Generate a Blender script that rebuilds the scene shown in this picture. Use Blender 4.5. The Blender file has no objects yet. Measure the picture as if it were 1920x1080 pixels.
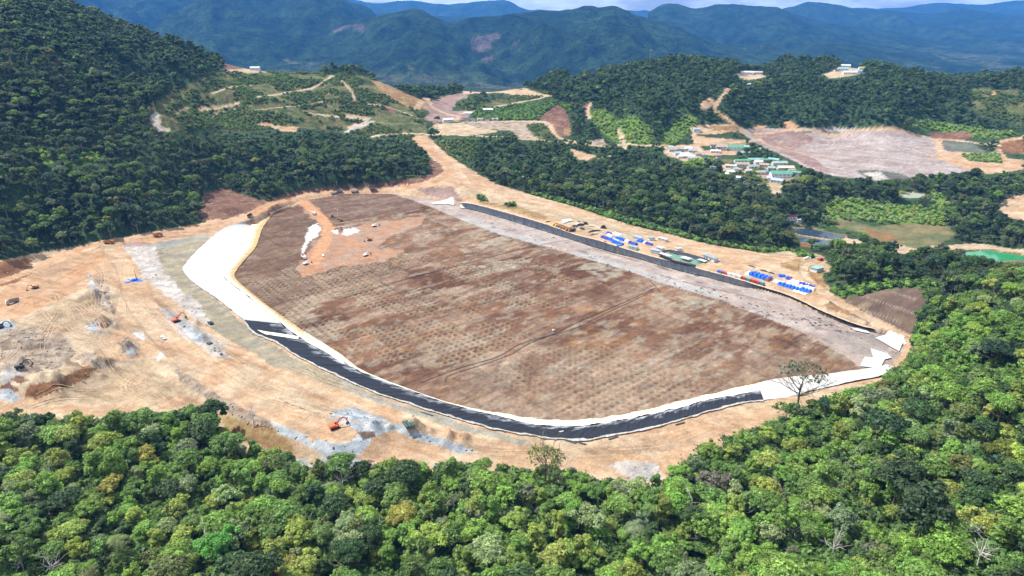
import bpy, math, random
import numpy as np
from mathutils import Vector, Matrix

# ------------------------------------------------------------------ camera, world, sun, exposure
SC = bpy.context.scene
COL = SC.collection
H = 220.0; PITCH = math.radians(22.5); F = 1280.0
SP, CP = math.sin(PITCH), math.cos(PITCH)
cam_d = bpy.data.cameras.new('camera'); cam = bpy.data.objects.new('camera', cam_d); COL.objects.link(cam)
cam.location = (0, 0, H); cam.rotation_euler = (math.radians(90) - PITCH, 0, 0)
cam_d.sensor_width = 36; cam_d.lens = 24; cam_d.clip_start = 1; cam_d.clip_end = 150000
SC.camera = cam
SUN_DIR = Vector((-0.50, 0.17, 0.85)).normalized()
w = bpy.data.worlds.new('World'); SC.world = w; w.use_nodes = True
nt = w.node_tree; nt.nodes.clear()
wo = nt.nodes.new('ShaderNodeOutputWorld'); bg = nt.nodes.new('ShaderNodeBackground')
sky = nt.nodes.new('ShaderNodeTexSky'); sky.sky_type = 'NISHITA'; sky.sun_disc = False
sky.sun_elevation = math.asin(SUN_DIR.z); sky.sun_rotation = math.atan2(SUN_DIR.x, SUN_DIR.y)
sky.altitude = 800; sky.air_density = 1.0; sky.dust_density = 0.6; sky.ozone_density = 1.5
bg.inputs['Strength'].default_value = 0.078
# broken cumulus low over the horizon, mixed into the sky colour all the way round
tc = nt.nodes.new('ShaderNodeTexCoord'); mp = nt.nodes.new('ShaderNodeMapping'); mp.inputs['Scale'].default_value = (3, 3, 14)
nz = nt.nodes.new('ShaderNodeTexNoise'); nz.inputs['Scale'].default_value = 2.2; nz.inputs['Detail'].default_value = 7; nz.inputs['Roughness'].default_value = 0.6
cr = nt.nodes.new('ShaderNodeValToRGB'); cr.color_ramp.elements[0].position = 0.40; cr.color_ramp.elements[1].position = 0.60
mx = nt.nodes.new('ShaderNodeMix'); mx.data_type = 'RGBA'; mx.inputs['B'].default_value = (13, 13.6, 14.4, 1)
nt.links.new(tc.outputs['Generated'], mp.inputs[0]); nt.links.new(mp.outputs[0], nz.inputs[0]); nt.links.new(nz.outputs[0], cr.inputs[0])
nt.links.new(cr.outputs[0], mx.inputs['Factor']); nt.links.new(sky.outputs[0], mx.inputs['A'])
nt.links.new(mx.outputs['Result'], bg.inputs['Color']); nt.links.new(bg.outputs[0], wo.inputs[0])
sun_d = bpy.data.lights.new('sun', 'SUN'); sun_d.energy = 4.6; sun_d.angle = math.radians(0.5); sun_d.color = (1.0, 0.96, 0.90)
sun = bpy.data.objects.new('sun', sun_d); COL.objects.link(sun); sun.rotation_euler = SUN_DIR.to_track_quat('Z', 'Y').to_euler()
sun.location = (-300, 100, 600)
SC.view_settings.view_transform = 'Standard'; SC.view_settings.look = 'None'; SC.view_settings.gamma = 1; SC.view_settings.exposure = 0.75
try: SC.view_settings.use_curve_mapping = False
except Exception: pass
SC.render.engine = 'CYCLES'
SC.cycles.max_bounces = 5; SC.cycles.diffuse_bounces = 2; SC.cycles.glossy_bounces = 2; SC.cycles.transmission_bounces = 3
SC.cycles.volume_bounces = 0; SC.cycles.transparent_max_bounces = 6
SC.cycles.use_denoising = True

# ------------------------------------------------------------------ numeric helpers
def hash2(ix, iy, seed):
    h = (ix.astype(np.int64) * 374761393 + iy.astype(np.int64) * 668265263 + seed * 974634777) & 0x7fffffff
    h = (h ^ (h >> 13)) * 1274126177 & 0x7fffffff
    return ((h ^ (h >> 16)) & 0xffff) / 65535.0
def vnoise(x, y, seed=0):
    ix = np.floor(x); iy = np.floor(y); fx = x - ix; fy = y - iy
    fx = fx * fx * (3 - 2 * fx); fy = fy * fy * (3 - 2 * fy)
    a = hash2(ix, iy, seed); b = hash2(ix + 1, iy, seed); c = hash2(ix, iy + 1, seed); d = hash2(ix + 1, iy + 1, seed)
    return (a * (1 - fx) + b * fx) * (1 - fy) + (c * (1 - fx) + d * fx) * fy
def fbm(x, y, sc, octv=4, seed=0, rough=0.5):
    x = np.asarray(x, float) / sc; y = np.asarray(y, float) / sc; v = 0; a = 1; s = 0
    for o in range(octv):
        v = v + a * vnoise(x + 17.3 * o, y - 9.1 * o, seed + o * 7); s += a; a *= rough; x, y = x * 1.93 + y * .5, y * 1.93 - x * .5
    return v / s
def ridged(x, y, sc, octv=5, seed=0):
    x = np.asarray(x, float) / sc; y = np.asarray(y, float) / sc; v = 0; a = 1; s = 0
    for o in range(octv):
        v = v + a * (1 - np.abs(2 * vnoise(x + 17.3 * o, y - 9.1 * o, seed + o * 7) - 1)); s += a; a *= .5; x, y = x * 1.8 + y * .6, y * 1.8 - x * .6
    return v / s
def sstep(a, b, x):
    t = np.clip((x - a) / (b - a), 0, 1); return t * t * (3 - 2 * t)
def project(x, y, z):
    zc = np.maximum(y * CP + (H - z) * SP, 1e-3)
    return 960 + F * x / zc, 540 + F * ((H - z) * CP - y * SP) / zc
def unproj(px, py, z):
    u = (px - 960) / F; v = (py - 540) / F; zc = (H - z) / (SP + v * CP)
    return u * zc, zc * (CP - v * SP)
def P(pts, z=0.0):
    return np.array([unproj(p[0], p[1], p[2] if len(p) > 2 else z) for p in pts])
def inpoly(x, y, poly):
    poly = np.asarray(poly, float); ins = np.zeros(x.shape, bool)
    x0, y0 = poly[:, 0].min(), poly[:, 1].min(); x1, y1 = poly[:, 0].max(), poly[:, 1].max()
    m = (x >= x0) & (x <= x1) & (y >= y0) & (y <= y1)
    if not m.any(): return ins
    xs, ys = x[m], y[m]; r = np.zeros(xs.shape, bool)
    for i in range(len(poly)):
        ax, ay = poly[i - 1]; bx, by = poly[i]
        if ay == by: continue
        c = ((ay > ys) != (by > ys)) & (xs < (bx - ax) * (ys - ay) / (by - ay) + ax); r ^= c
    ins[m] = r; return ins
def dist_poly(x, y, pts, closed=False, maxd=1e9):
    """distance to a polyline, signed side offset, and arc length of the foot"""
    pts = np.asarray(pts, float); D = np.full(x.shape, float(maxd)); A = np.zeros(x.shape); S = np.zeros(x.shape); acc = 0
    n = len(pts)
    for i in range(n if closed else n - 1):
        ax, ay = pts[i]; bx, by = pts[(i + 1) % n]; dx, dy = bx - ax, by - ay; L = math.hypot(dx, dy)
        if L < 1e-6: continue
        m = (x > min(ax, bx) - maxd) & (x < max(ax, bx) + maxd) & (y > min(ay, by) - maxd) & (y < max(ay, by) + maxd)
        xs, ys = x[m] - ax, y[m] - ay; t = np.clip((xs * dx + ys * dy) / L / L, 0, 1)
        d = np.hypot(xs - t * dx, ys - t * dy); sd = (xs * dy - ys * dx) / L
        Dm = D[m]; k = d < Dm; Dm[k] = d[k]; D[m] = Dm
        q = A[m]; q[k] = (acc + t * L)[k]; A[m] = q; q = S[m]; q[k] = sd[k]; S[m] = q; acc += L
    return D, S, A
def smooth_line(pts, n=8):
    p = np.asarray(pts, float); out = []
    for i in range(len(p) - 1):
        a = p[max(i - 1, 0)]; b = p[i]; c = p[i + 1]; d = p[min(i + 2, len(p) - 1)]
        for k in range(n):
            t = k / n; out.append(.5 * ((2 * b) + (-a + c) * t + (2 * a - 5 * b + 4 * c - d) * t * t + (-a + 3 * b - 3 * c + d) * t ** 3))
    out.append(p[-1]); return np.array(out)
def resample(p, n):
    p = np.asarray(p, float); d = np.r_[0, np.cumsum(np.linalg.norm(np.diff(p, axis=0), axis=1))]
    s = np.linspace(0, d[-1], n); return np.stack([np.interp(s, d, p[:, k]) for k in range(p.shape[1])], 1)

# ------------------------------------------------------------------ object helpers
def tag(o, label=None, cat=None, group=None, kind=None):
    if label: o['label'] = label
    if cat: o['category'] = cat
    if group: o['group'] = group
    if kind: o['kind'] = kind
    return o
def empty(name, loc, rz=0.0, label=None, cat=None, group=None):
    o = bpy.data.objects.new(name, None); o.empty_display_size = 1; COL.objects.link(o)
    o.location = loc; o.rotation_euler = (0, 0, rz); return tag(o, label, cat, group)
def mesh_np(name, V, faces, cols=None, smooth=False):
    """V (n,3); faces (m,4) or (m,3) int array"""
    me = bpy.data.meshes.new(name); V = np.asarray(V, np.float32); faces = np.asarray(faces, np.int32); k = faces.shape[1]
    me.vertices.add(len(V)); me.vertices.foreach_set('co', V.ravel())
    me.loops.add(faces.size); me.loops.foreach_set('vertex_index', faces.ravel())
    me.polygons.add(len(faces)); me.polygons.foreach_set('loop_start', np.arange(0, faces.size, k, dtype=np.int32))
    try: me.polygons.foreach_set('loop_total', np.full(len(faces), k, np.int32))
    except Exception: pass
    me.update(calc_edges=True)
    if smooth: me.polygons.foreach_set('use_smooth', np.ones(len(faces), bool))
    if cols is not None:
        a = me.color_attributes.new('col', 'FLOAT_COLOR', 'POINT')
        c = np.ones((len(V), 4), np.float32); c[:, :3] = cols; a.data.foreach_set('color', c.ravel())
    return me
def link(name, me, mat=None, parent=None, loc=None):
    o = bpy.data.objects.new(name, me); COL.objects.link(o)
    if mat is not None and not me.materials: me.materials.append(mat)
    if parent: o.parent = parent
    if loc is not None: o.location = loc
    return o

# ------------------------------------------------------------------ materials
MATS = {}
def new_mat(name):
    m = bpy.data.materials.new(name); m.use_nodes = True; t = m.node_tree
    return m, t, t.nodes['Principled BSDF']
def noise_mul(t, colsock, lo, hi, scales, coord='Object', rough=.6):
    """multiply a colour by several noises in object space"""
    tcn = t.nodes.new('ShaderNodeTexCoord'); cur = colsock
    for i, s in enumerate(scales):
        n = t.nodes.new('ShaderNodeTexNoise'); n.inputs['Scale'].default_value = s; n.inputs['Detail'].default_value = 5; n.inputs['Roughness'].default_value = rough
        t.links.new(tcn.outputs[coord], n.inputs['Vector'])
        r = t.nodes.new('ShaderNodeMapRange'); r.inputs['From Min'].default_value = .3; r.inputs['From Max'].default_value = .7
        r.inputs['To Min'].default_value = lo; r.inputs['To Max'].default_value = hi; t.links.new(n.outputs[0], r.inputs[0])
        v = t.nodes.new('ShaderNodeVectorMath'); v.operation = 'SCALE'; t.links.new(cur, v.inputs[0]); t.links.new(r.outputs[0], v.inputs['Scale']); cur = v.outputs[0]
    return cur, tcn
def mat_plain(name, col, rough=.6, metal=0.0, var=.12, scale=1.5, spec=.4):
    if name in MATS: return MATS[name]
    m, t, b = new_mat(name); rgb = t.nodes.new('ShaderNodeRGB'); rgb.outputs[0].default_value = (*col, 1)
    cur, _ = noise_mul(t, rgb.outputs[0], 1 - var, 1 + var, [scale, scale * 5])
    t.links.new(cur, b.inputs['Base Color']); b.inputs['Roughness'].default_value = rough; b.inputs['Metallic'].default_value = metal
    b.inputs['Specular IOR Level'].default_value = spec; MATS[name] = m; return m
def mat_ground(name, scales=(.08, .35, 1.3), lo=.84, hi=1.16, bump=.5, bscale=.4, rough=.95):
    m, t, b = new_mat(name); a = t.nodes.new('ShaderNodeAttribute'); a.attribute_name = 'col'
    cur, tcn = noise_mul(t, a.outputs['Color'], lo, hi, scales); t.links.new(cur, b.inputs['Base Color'])
    n = t.nodes.new('ShaderNodeTexNoise'); n.inputs['Scale'].default_value = bscale; n.inputs['Detail'].default_value = 6; n.inputs['Roughness'].default_value = .7
    t.links.new(tcn.outputs['Object'], n.inputs['Vector'])
    bp = t.nodes.new('ShaderNodeBump'); bp.inputs['Strength'].default_value = bump; bp.inputs['Distance'].default_value = .8
    t.links.new(n.outputs[0], bp.inputs['Height']); t.links.new(bp.outputs[0], b.inputs['Normal'])
    b.inputs['Roughness'].default_value = rough; b.inputs['Specular IOR Level'].default_value = .15; MATS[name] = m; return m
# ------------------------------------------------------------------ terrain: heights surveyed at known points, smooth in between
KP = [ # (px, py, z)
 (343,505,8),(380,455,9),(200,520,10),(50,570,12),(0,640,13),(100,700,12),(250,600,10),(300,440,12),(460,400,11),(560,368,9),(640,358,9),(760,352,10),
 (850,318,15),(800,282,20),(782,258,24),(860,350,12),(700,795,7),(500,740,8),(300,720,8),(380,600,9),(1000,850,6),(850,840,6),(1180,880,7),(1380,775,8),(1560,735,10),
 (450,835,5),(200,770,7),(0,770,8),(560,850,5),
 (1700,640,6),(1640,600,6),(1560,560,6),(1500,520,5),(1400,500,5),(1300,485,5),(1200,455,5),(1100,420,5),(1000,395,6),(900,362,8),(1350,475,5),(1450,500,5),(1250,460,5),(1150,435,5),
 (1740,545,24),(1650,548,15.5),(1600,565,10),(1725,605,11.5),(1690,575,14),(1790,545,32),(1540,500,6),(1500,500,6),(1560,480,2),
 (1100,385,0),(1000,365,4),(1200,420,-3),(1300,450,-4),(1440,475,-4),(1450,450,-12),(1300,400,-8),(1100,360,0),(950,330,8),(900,290,14),(1000,310,8),
 (1550,470,-12),(1530,437,-20),(1700,430,-20),(1600,400,-14),(1750,380,-12),(1860,478,-16),(1900,385,-6),(1860,410,-12),(1700,364,-6),(1600,350,0),(1850,345,0),
 (1490,335,6),(1400,300,12),(1300,320,8),(1430,320,8),(1300,290,13),(1200,290,14),(1150,260,19),(1250,273,18),(1350,262,20),
 (1410,248,20),(1560,245,20),(1740,250,20),(1900,262,20),(1500,300,14),(1650,330,8),(1800,325,8),(1900,315,8),(1800,280,16),(1700,290,14),
 (850,228,34),(800,225,36),(950,255,25),(850,255,28),(1000,240,28),(1045,258,24),(1040,205,45),(1060,225,38),(900,240,30),(960,192,44),(900,205,38),(880,180,54),(940,178,50),
 (800,188,54),(830,200,42),(870,172,56),(970,172,55),(1030,180,56),
 (700,240,35),(600,240,42),(640,215,52),(560,212,60),(450,235,55),(400,240,56),(330,235,60),(290,232,62),
 (620,143,98),(700,155,88),(760,180,66),(560,135,104),(500,132,106),(430,130,110),(450,170,92),(560,175,80),(680,190,68),(740,205,52),(380,165,100),(340,190,85),
 (430,330,22),(600,335,16),(740,335,13),(500,320,24),(700,290,28),(600,285,36),(450,290,46),(300,300,58),(760,270,26),(200,430,20),(60,450,18),(350,385,16),(100,400,32),(200,350,48),(50,330,65),(200,290,68),(60,230,100),(200,200,104),(80,140,145),(200,110,150),(300,160,118),(330,120,135),(400,120,124),
 (-150,480,16),(-150,350,70),(-150,200,125),(-150,100,170),
 (2060,560,70),(1900,514,40),(1820,528,36),(1850,620,52),(1750,660,34),(1720,700,26),(1900,800,62),(1650,760,20),(1600,850,22),(1450,830,12),(1700,900,40),(1500,950,24),(1300,920,12),(1300,1050,22),(1600,1070,40),(1900,1000,72),(2100,850,80),(2100,1080,85),
 (1000,920,9),(1000,1070,16),(700,920,8),(700,1070,16),(400,880,9),(400,1060,20),(150,850,12),(100,1000,24),(0,900,18),(-200,900,25),(-200,1070,35),(-200,620,14),(-200,760,14),
 (1200,200,66),(1300,180,76),(1380,200,60),(1100,170,68),(1150,200,52),(1250,235,36),(1350,225,40),(1230,150,92),(1350,150,88),(1400,240,24),
 (1450,200,50),(1550,200,56),(1700,200,60),(1850,200,58),(1600,225,38),(1800,235,32),(1450,165,72),(1550,160,80),(1700,170,78),(1900,185,68),(2080,190,70),(2080,250,25),(2080,320,8),(2080,400,-6),
]
KW = [] # (x, y, z) in metres, for what no line of sight touches
def ridge(pxs, D, dz=0):
    """ridge line seen at pixel (px,py) at distance D: gives its height; then let the ground fall behind it"""
    for px, py in pxs:
        u = (px - 960) / F; v = (py - 540) / F; zc = D / (CP - v * SP); z = H - zc * (SP + v * CP)
        KW.append((u * zc, D, z - dz)); 
        KW.append((u * zc * 1.15, D * 1.15, z - dz - 55 - .1 * abs(z))); KW.append((u * zc * 1.35, D * 1.35, min(z - 170, -60)))
ridge([(-150,20),(0,28),(130,24),(240,45),(300,78)], 1330, 12)
ridge([(400,102),(440,112)], 1420, 12)
ridge([(500,134),(620,140),(700,147),(740,165)], 1400, 2)
ridge([(800,180),(870,172),(970,168)], 1480, 0)
ridge([(1030,160),(1080,140),(1150,130),(1230,122),(1300,118),(1380,135),(1480,125),(1580,120),(1650,135),(1750,152),(1920,158),(2080,160)], 1700, 10)
for t in np.linspace(-1.2, 1.2, 13):
    KW.append((t * 2450, 2450, -190)); KW.append((t * 3000, 3000, -205)); KW.append((t * 110, 110, 26 + 22 * (t > .3) + 6 * abs(t)))
for x_ in (40, 90, 150, 215, 260): KW.append((x_ + 30, 215, 14 + x_ * .22))
kp = np.array([(*unproj(a, b, c), c) for a, b, c in KP] + KW, float)
def ts(x, y): return np.stack([x / y * 1.0, np.log(y) * .75], -1)
kc = ts(kp[:, 0], kp[:, 1])
def phi(r2): return np.where(r2 > 1e-12, .5 * r2 * np.log(np.maximum(r2, 1e-12)), 0)
n_ = len(kp); Kmat = phi(((kc[:, None] - kc[None]) ** 2).sum(-1)) + np.eye(n_) * 2e-4
Pm = np.c_[np.ones(n_), kc]; Amat = np.block([[Kmat, Pm], [Pm.T, np.zeros((3, 3))]])
wts = np.linalg.solve(Amat, np.r_[kp[:, 2], 0, 0, 0])
NG = 420; TG = np.linspace(-1.25, 1.25, NG); SG = np.linspace(math.log(85), math.log(3100), NG)
gt, gs = np.meshgrid(TG, SG); q = np.stack([gt.ravel(), gs.ravel() * .75], -1)
ZG = np.concatenate([phi(((qq[:, None] - kc[None]) ** 2).sum(-1)) @ wts[:n_] + np.c_[np.ones(len(qq)), qq] @ wts[n_:] for qq in np.array_split(q, 40)]).reshape(gt.shape)
def z_tps(x, y):
    a = np.clip((x / y - TG[0]) / (TG[1] - TG[0]), 0, NG - 1.001); b = np.clip((np.log(y) - SG[0]) / (SG[1] - SG[0]), 0, NG - 1.001)
    i = a.astype(int); j = b.astype(int); fa = a - i; fb = b - j
    return (ZG[j, i] * (1 - fa) + ZG[j, i + 1] * fa) * (1 - fb) + (ZG[j + 1, i] * (1 - fa) + ZG[j + 1, i + 1] * fa) * fb

# basin lines (pixel traced, each at its own real height)
IN_L = [(547,388),(512,398),(490,433),(480,463),(460,487),(440,513),(447,530),(500,573),(567,620),(640,668)]
IN_B = [(640,668),(680,696),(760,729),(850,759),(950,779),(1030,789),(1100,789),(1160,780),(1240,763),(1340,739),(1420,719)]
IN_R = [(1420,719),(1500,707),(1590,699),(1660,690),(1692,660),(1686,640),(1640,624),(1560,598),(1480,563),(1430,547),(1380,536),(1330,522),(1292,513),(1255,503),(1220,493),(1185,483),(1155,476),(1110,463),(1080,453),(960,414),(880,393)]
IN_T = [(880,393),(858,384),(800,371),(735,364),(640,364),(580,375)]
OUT_ = [(540,384,2.5),(520,392,3.5),(500,400,5),(475,411,7),(433,423),(413,433),(383,457),(353,488),(343,507),(367,533),(407,560),(457,600),(480,625),(520,641),(560,668),(640,706),(700,733),(800,766),(900,796),(960,809),(1040,821),(1100,823),(1160,813),(1240,796),(1320,773),(1380,756),(1430,752),(1490,742),(1540,730),(1600,717),(1660,706,7),(1712,668,5),(1700,640,4),(1640,617,3.5),(1600,606,3.5),(1540,582,3.5),(1505,565,3.5),(1467,549,3.5),(1430,538,3.5),(1392,526,3.5),(1355,515,3.5),(1330,509,3.5),(1292,498.5,3.5),(1255,489,3.5),(1220,480,3.5),(1185,470,3.5),(1155,461,3.5),(1120,450,3.5),(1080,440,3.5),(1010,416,3.5),(895,384,3.5),(866,379,3),(800,365,2),(735,358,1.5),(640,359,1.5),(560,370,2.5)]
innerP = np.vstack([P(smooth_line(IN_L, 4)), P(smooth_line(IN_B, 4)), P(smooth_line(IN_R, 3)), P(IN_T)])
outerP = P(OUT_, 8.0); outerZ = np.array([p[2] if len(p) > 2 else 8.0 for p in OUT_]); _q = np.vstack([outerP, outerP[:1]]); outerS = np.r_[0, np.cumsum(np.hypot(*np.diff(_q, axis=0).T))]; outerZ = np.r_[outerZ, outerZ[0]]

# ------------------------------------------------------------------ land cover, traced on the ground
def A(r, g, b, k=2.0):
    f = lambda c: ((c / 255 + .055) / 1.055) ** 2.4 if c > 10 else c / 255 / 12.92
    return np.array([f(r), f(g), f(b)]) / k
CLS = {} ; ORDER = []
def cls(name, c1, c2, scale=14, veg='N', stretch=0, c3=None):
    CLS[name] = (len(CLS), c1, c2, scale, veg, stretch, c3)
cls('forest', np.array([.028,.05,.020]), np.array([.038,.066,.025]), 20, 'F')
cls('shrub', A(78,98,54), A(116,126,76), 14, 'S', 0, A(165,140,100))
cls('brush', A(64,100,48), A(92,128,60), 12, 'G')
cls('lime', A(110,150,60), A(130,165,70), 9, 'M')
cls('orange', A(224,186,148), A(234,206,172), 14, 'N', 1, A(206,162,122))
cls('deeporange', A(220,172,130), A(230,192,154), 16, 'N', 1, A(204,154,112))
cls('tan', A(232,210,178), A(218,190,154), 12, 'N', 1, A(194,166,130))
cls('olive', A(172,160,134), A(196,182,152), 12, 'N', 2, A(160,158,146))
cls('greyband', A(178,174,158), A(196,188,168), 10, 'N', 2, A(160,165,158))
cls('pale', A(216,204,192), A(232,222,212), 7, 'N', 0, A(180,178,176))
cls('bluegrey', A(196,204,208), A(222,226,228), 5, 'N', 0, A(160,172,184))
cls('rock', A(188,166,142), A(212,194,172), 5, 'N', 0, A(140,120,102))
cls('brown', A(158,112,76), A(178,130,90), 7, 'N', 0, A(120,84,60))
cls('redcut', A(128,94,78), A(152,114,94), 8, 'N', 0, A(176,140,116))
cls('mauve', A(176,146,136), A(192,166,154), 14, 'N', 1, A(150,116,104))
cls('mauvepale', A(200,184,176), A(178,158,150), 34, 'N', 1, A(222,212,206))
cls('cutgrey', A(122,100,90), A(146,124,106), 12, 'N', 0, A(160,144,112))
cls('yellowcut', A(198,172,120), A(182,142,100), 8, 'N', 0, A(160,122,84))
cls('white', A(238,238,238), A(228,232,236), 5)
cls('whitesoft', A(226,222,218), A(206,196,186), 6)
cls('tail', A(150,114,94), A(150,114,94), 14)
cls('beach', A(204,186,174), A(192,172,160), 14, 'N', 3, A(212,200,192))
cls('beachgrey', A(192,194,192), A(204,200,194), 10)
cls('taildirt', A(206,160,124), A(198,168,144), 12, 'N', 1, A(180,130,98))
cls('swamp', A(120,128,84), A(150,146,104), 12, 'N', 1, A(170,130,90))
cls('swampred', A(172,128,84), A(150,126,86), 10)
cls('greenpad', A(120,128,112), A(140,144,128), 14)
cls('slatepad', A(120,120,114), A(130,128,122), 10)
cls('fieldA', A(84,96,66,2), A(112,116,84,2), 120, 'N')
cls('slide', A(112,104,98,2), A(150,132,120,2), 60, 'N')
NAMES = list(CLS)
def poly(name, pts): ORDER.append((name, pts))
poly('shrub', [(285,245),(275,208),(330,165),(400,140),(430,131),(560,132),(610,140),(680,140),(710,152),(760,190),(800,216),(800,250),(770,262),(740,258),(700,258),(640,246),(560,240),(450,246),(380,240),(330,246)])
poly('shrub', [(800,262),(900,262),(880,300),(860,312),(820,285)])
poly('shrub', [(850,195),(910,190),(1020,170),(1040,178),(960,196),(880,210)])
poly('shrub', [(1820,165),(1920,170),(1920,235),(1840,215),(1810,190)])
poly('brush', [(870,205),(1040,190),(1090,200),(1040,220),(960,232),(890,222)])
poly('brush', [(940,352),(1040,370),(1150,402),(1260,432),(1330,455),(1420,468),(1500,470),(1540,490),(1440,486),(1330,472),(1240,455),(1100,405),(1000,380),(930,356)])
poly('brush', [(1700,545),(1620,552),(1540,572),(1500,560),(1560,540),(1640,530),(1740,528),(1780,536)])
poly('lime', [(1104,210),(1130,205),(1165,230),(1160,270),(1120,240)]); poly('lime',[(1155,235),(1185,215),(1230,250),(1220,272),(1180,270)])
poly('lime', [(1280,215),(1310,218),(1300,240),(1275,265),(1240,280),(1240,262)]); poly('lime',[(1700,222),(1760,228),(1850,245),(1920,250),(1850,262),(1760,246),(1690,238)])
poly('lime', [(1290,300),(1360,302),(1440,315),(1440,330),(1380,312),(1280,312)])
poly('lime', [(1560,372),(1640,378),(1700,385),(1760,395),(1740,420),(1660,420),(1600,410),(1560,425),(1530,410),(1550,390)])
poly('lime', [(1740,350),(1780,380),(1770,425),(1735,430),(1750,400)])
poly('lime', [(62,275),(90,280),(105,305),(85,308)]); poly('lime', [(140,290),(190,285),(180,310),(150,305)])
# the earthworks west and south of the basin
poly('orange', [(-140,500),(0,488),(60,477),(140,462),(210,448),(300,432),(380,418),(455,392),(520,370),(600,358),(700,350),(790,335),(826,318),(812,300),(793,277),(776,262),(778,254),(800,254),(840,290),(880,316),(930,345),(1000,366),(1080,388),(1180,421),(1260,440),(1330,458),(1420,472),(1480,480),(1545,486),(1560,500),(1535,520),(1560,540),(1555,565),(1640,602),(1705,628),(1715,660),(1660,712),(1560,745),(1480,765),(1420,800),(1330,830),(1290,860),(1250,900),(1180,905),(1110,895),(1040,870),(960,880),(880,860),(800,875),(740,860),(680,860),(560,860),(520,840),(440,840),(410,800),(400,770),(340,760),(280,770),(180,780),(0,780),(-140,790)])
poly('deeporange', [(-60,545),(60,508),(140,474),(250,452),(300,438),(460,402),(540,374),(560,380),(500,400),(420,425),(300,452),(210,462),(180,500),(120,560),(0,620),(-60,640)])
poly('brown', [(-80,498),(58,484),(62,510),(30,530),(-80,550)])
poly('redcut', [(372,414),(384,362),(420,352),(480,372),(505,376),(540,362),(600,352),(700,346),(800,330),(812,318),(800,300),(824,306),(834,320),(800,340),(700,356),(600,362),(540,374),(470,396),(430,410)])
poly('mauve', [(210,452),(300,455),(330,468),(230,468)])
poly('tan', [(-60,640),(120,560),(200,520),(230,560),(200,640),(140,700),(60,735),(-60,770)])
poly('tan', [(170,690),(300,660),(430,720),(560,780),(640,815),(560,830),(440,800),(360,740),(240,755),(60,765),(100,740)])
poly('tan', [(460,700),(560,740),(700,800),(640,820),(540,790),(440,740)])
poly('greyband', [(225,470),(300,452),(395,440),(383,457),(343,507),(407,560),(470,630),(560,676),(720,747),(900,806),(1000,828),(1000,838),(850,805),(720,760),(600,712),(470,650),(390,610),(320,560),(240,500)])
poly('olive', [(295,470),(385,448),(378,462),(343,507),(407,560),(455,606),(500,640),(560,676),(640,712),(640,730),(520,690),(400,620),(330,560),(288,500)])
poly('pale', [(220,462),(290,462),(300,500),(340,545),(380,575),(400,610),(370,600),(320,560),(280,530),(240,500)])
poly('pale', [(285,572),(330,585),(380,620),(430,650),(400,655),(350,640),(310,610)])
poly('bluegrey', [(330,600),(350,608),(385,632),(378,645),(350,632)])
poly('pale', [(375,640),(400,648),(440,672),(400,668)])
poly('rock', [(160,512),(190,520),(215,570),(222,592),(196,582),(172,545)]); poly('pale', [(166,515),(182,530),(205,570),(214,580),(190,566),(172,545)])
poly('bluegrey', [(158,612),(180,600),(218,606),(195,615),(200,628),(172,626)])
poly('brown', [(180,608),(200,602),(204,612),(190,616)])
poly('bluegrey', [(0,604),(14,598),(34,612),(30,620),(0,622)])
poly('rock', [(218,640),(245,632),(262,650),(250,668),(236,664)]); poly('bluegrey', [(234,652),(250,650),(256,664),(244,668)])
poly('whitesoft', [(102,634),(130,640),(128,654),(112,650)])
poly('white', [(250,626),(258,621),(275,631),(268,638)])
poly('white', [(290,675),(302,660),(309,664),(297,678)])
poly('rock', [(140,670),(165,660),(200,672),(212,690),(190,692),(160,684)])
poly('rock', [(0,622),(70,612),(110,625),(140,660),(120,690),(60,700),(20,690),(0,680)])
poly('pale', [(0,690),(20,688),(55,700),(40,712),(0,722)])
poly('brown', [(55,720),(110,712),(160,686),(186,688),(160,712),(100,736),(70,748),(44,744)])
poly('redcut', [(18,712),(34,702),(55,712),(40,720)]); poly('redcut', [(0,724),(18,718),(40,730),(30,738),(0,730)])
poly('bluegrey', [(0,734),(20,730),(38,744),(30,756),(0,752)])
poly('rock', [(330,690),(400,730),(470,770),(540,800),(560,830),(520,826),(440,780),(380,745),(330,710)])
poly('pale', [(490,770),(520,785),(560,790),(600,790),(590,820),(540,822),(515,800)])
poly('bluegrey', [(512,790),(560,784),(600,800),(620,770),(660,762),(720,785),(745,805),(700,820),(680,850),(620,860),(590,845),(560,825),(520,815)])
poly('orange', [(575,815),(600,812),(592,830),(578,828)])
poly('cutgrey', [(668,806),(700,812),(702,822),(680,826)])
poly('bluegrey', [(740,795),(780,805),(850,830),(900,845),(860,850),(790,825),(745,812)])
poly('pale', [(1140,868),(1180,862),(1230,870),(1240,900),(1180,900)])
poly('tan', [(560,672),(700,738),(820,778),(1000,830),(1100,838),(1240,815),(1400,768),(1460,756),(1400,772),(1260,808),(1100,830),(960,815),(800,772)])
poly('yellowcut', [(415,775),(520,808),(560,850),(500,840),(430,820)]); 
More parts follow.
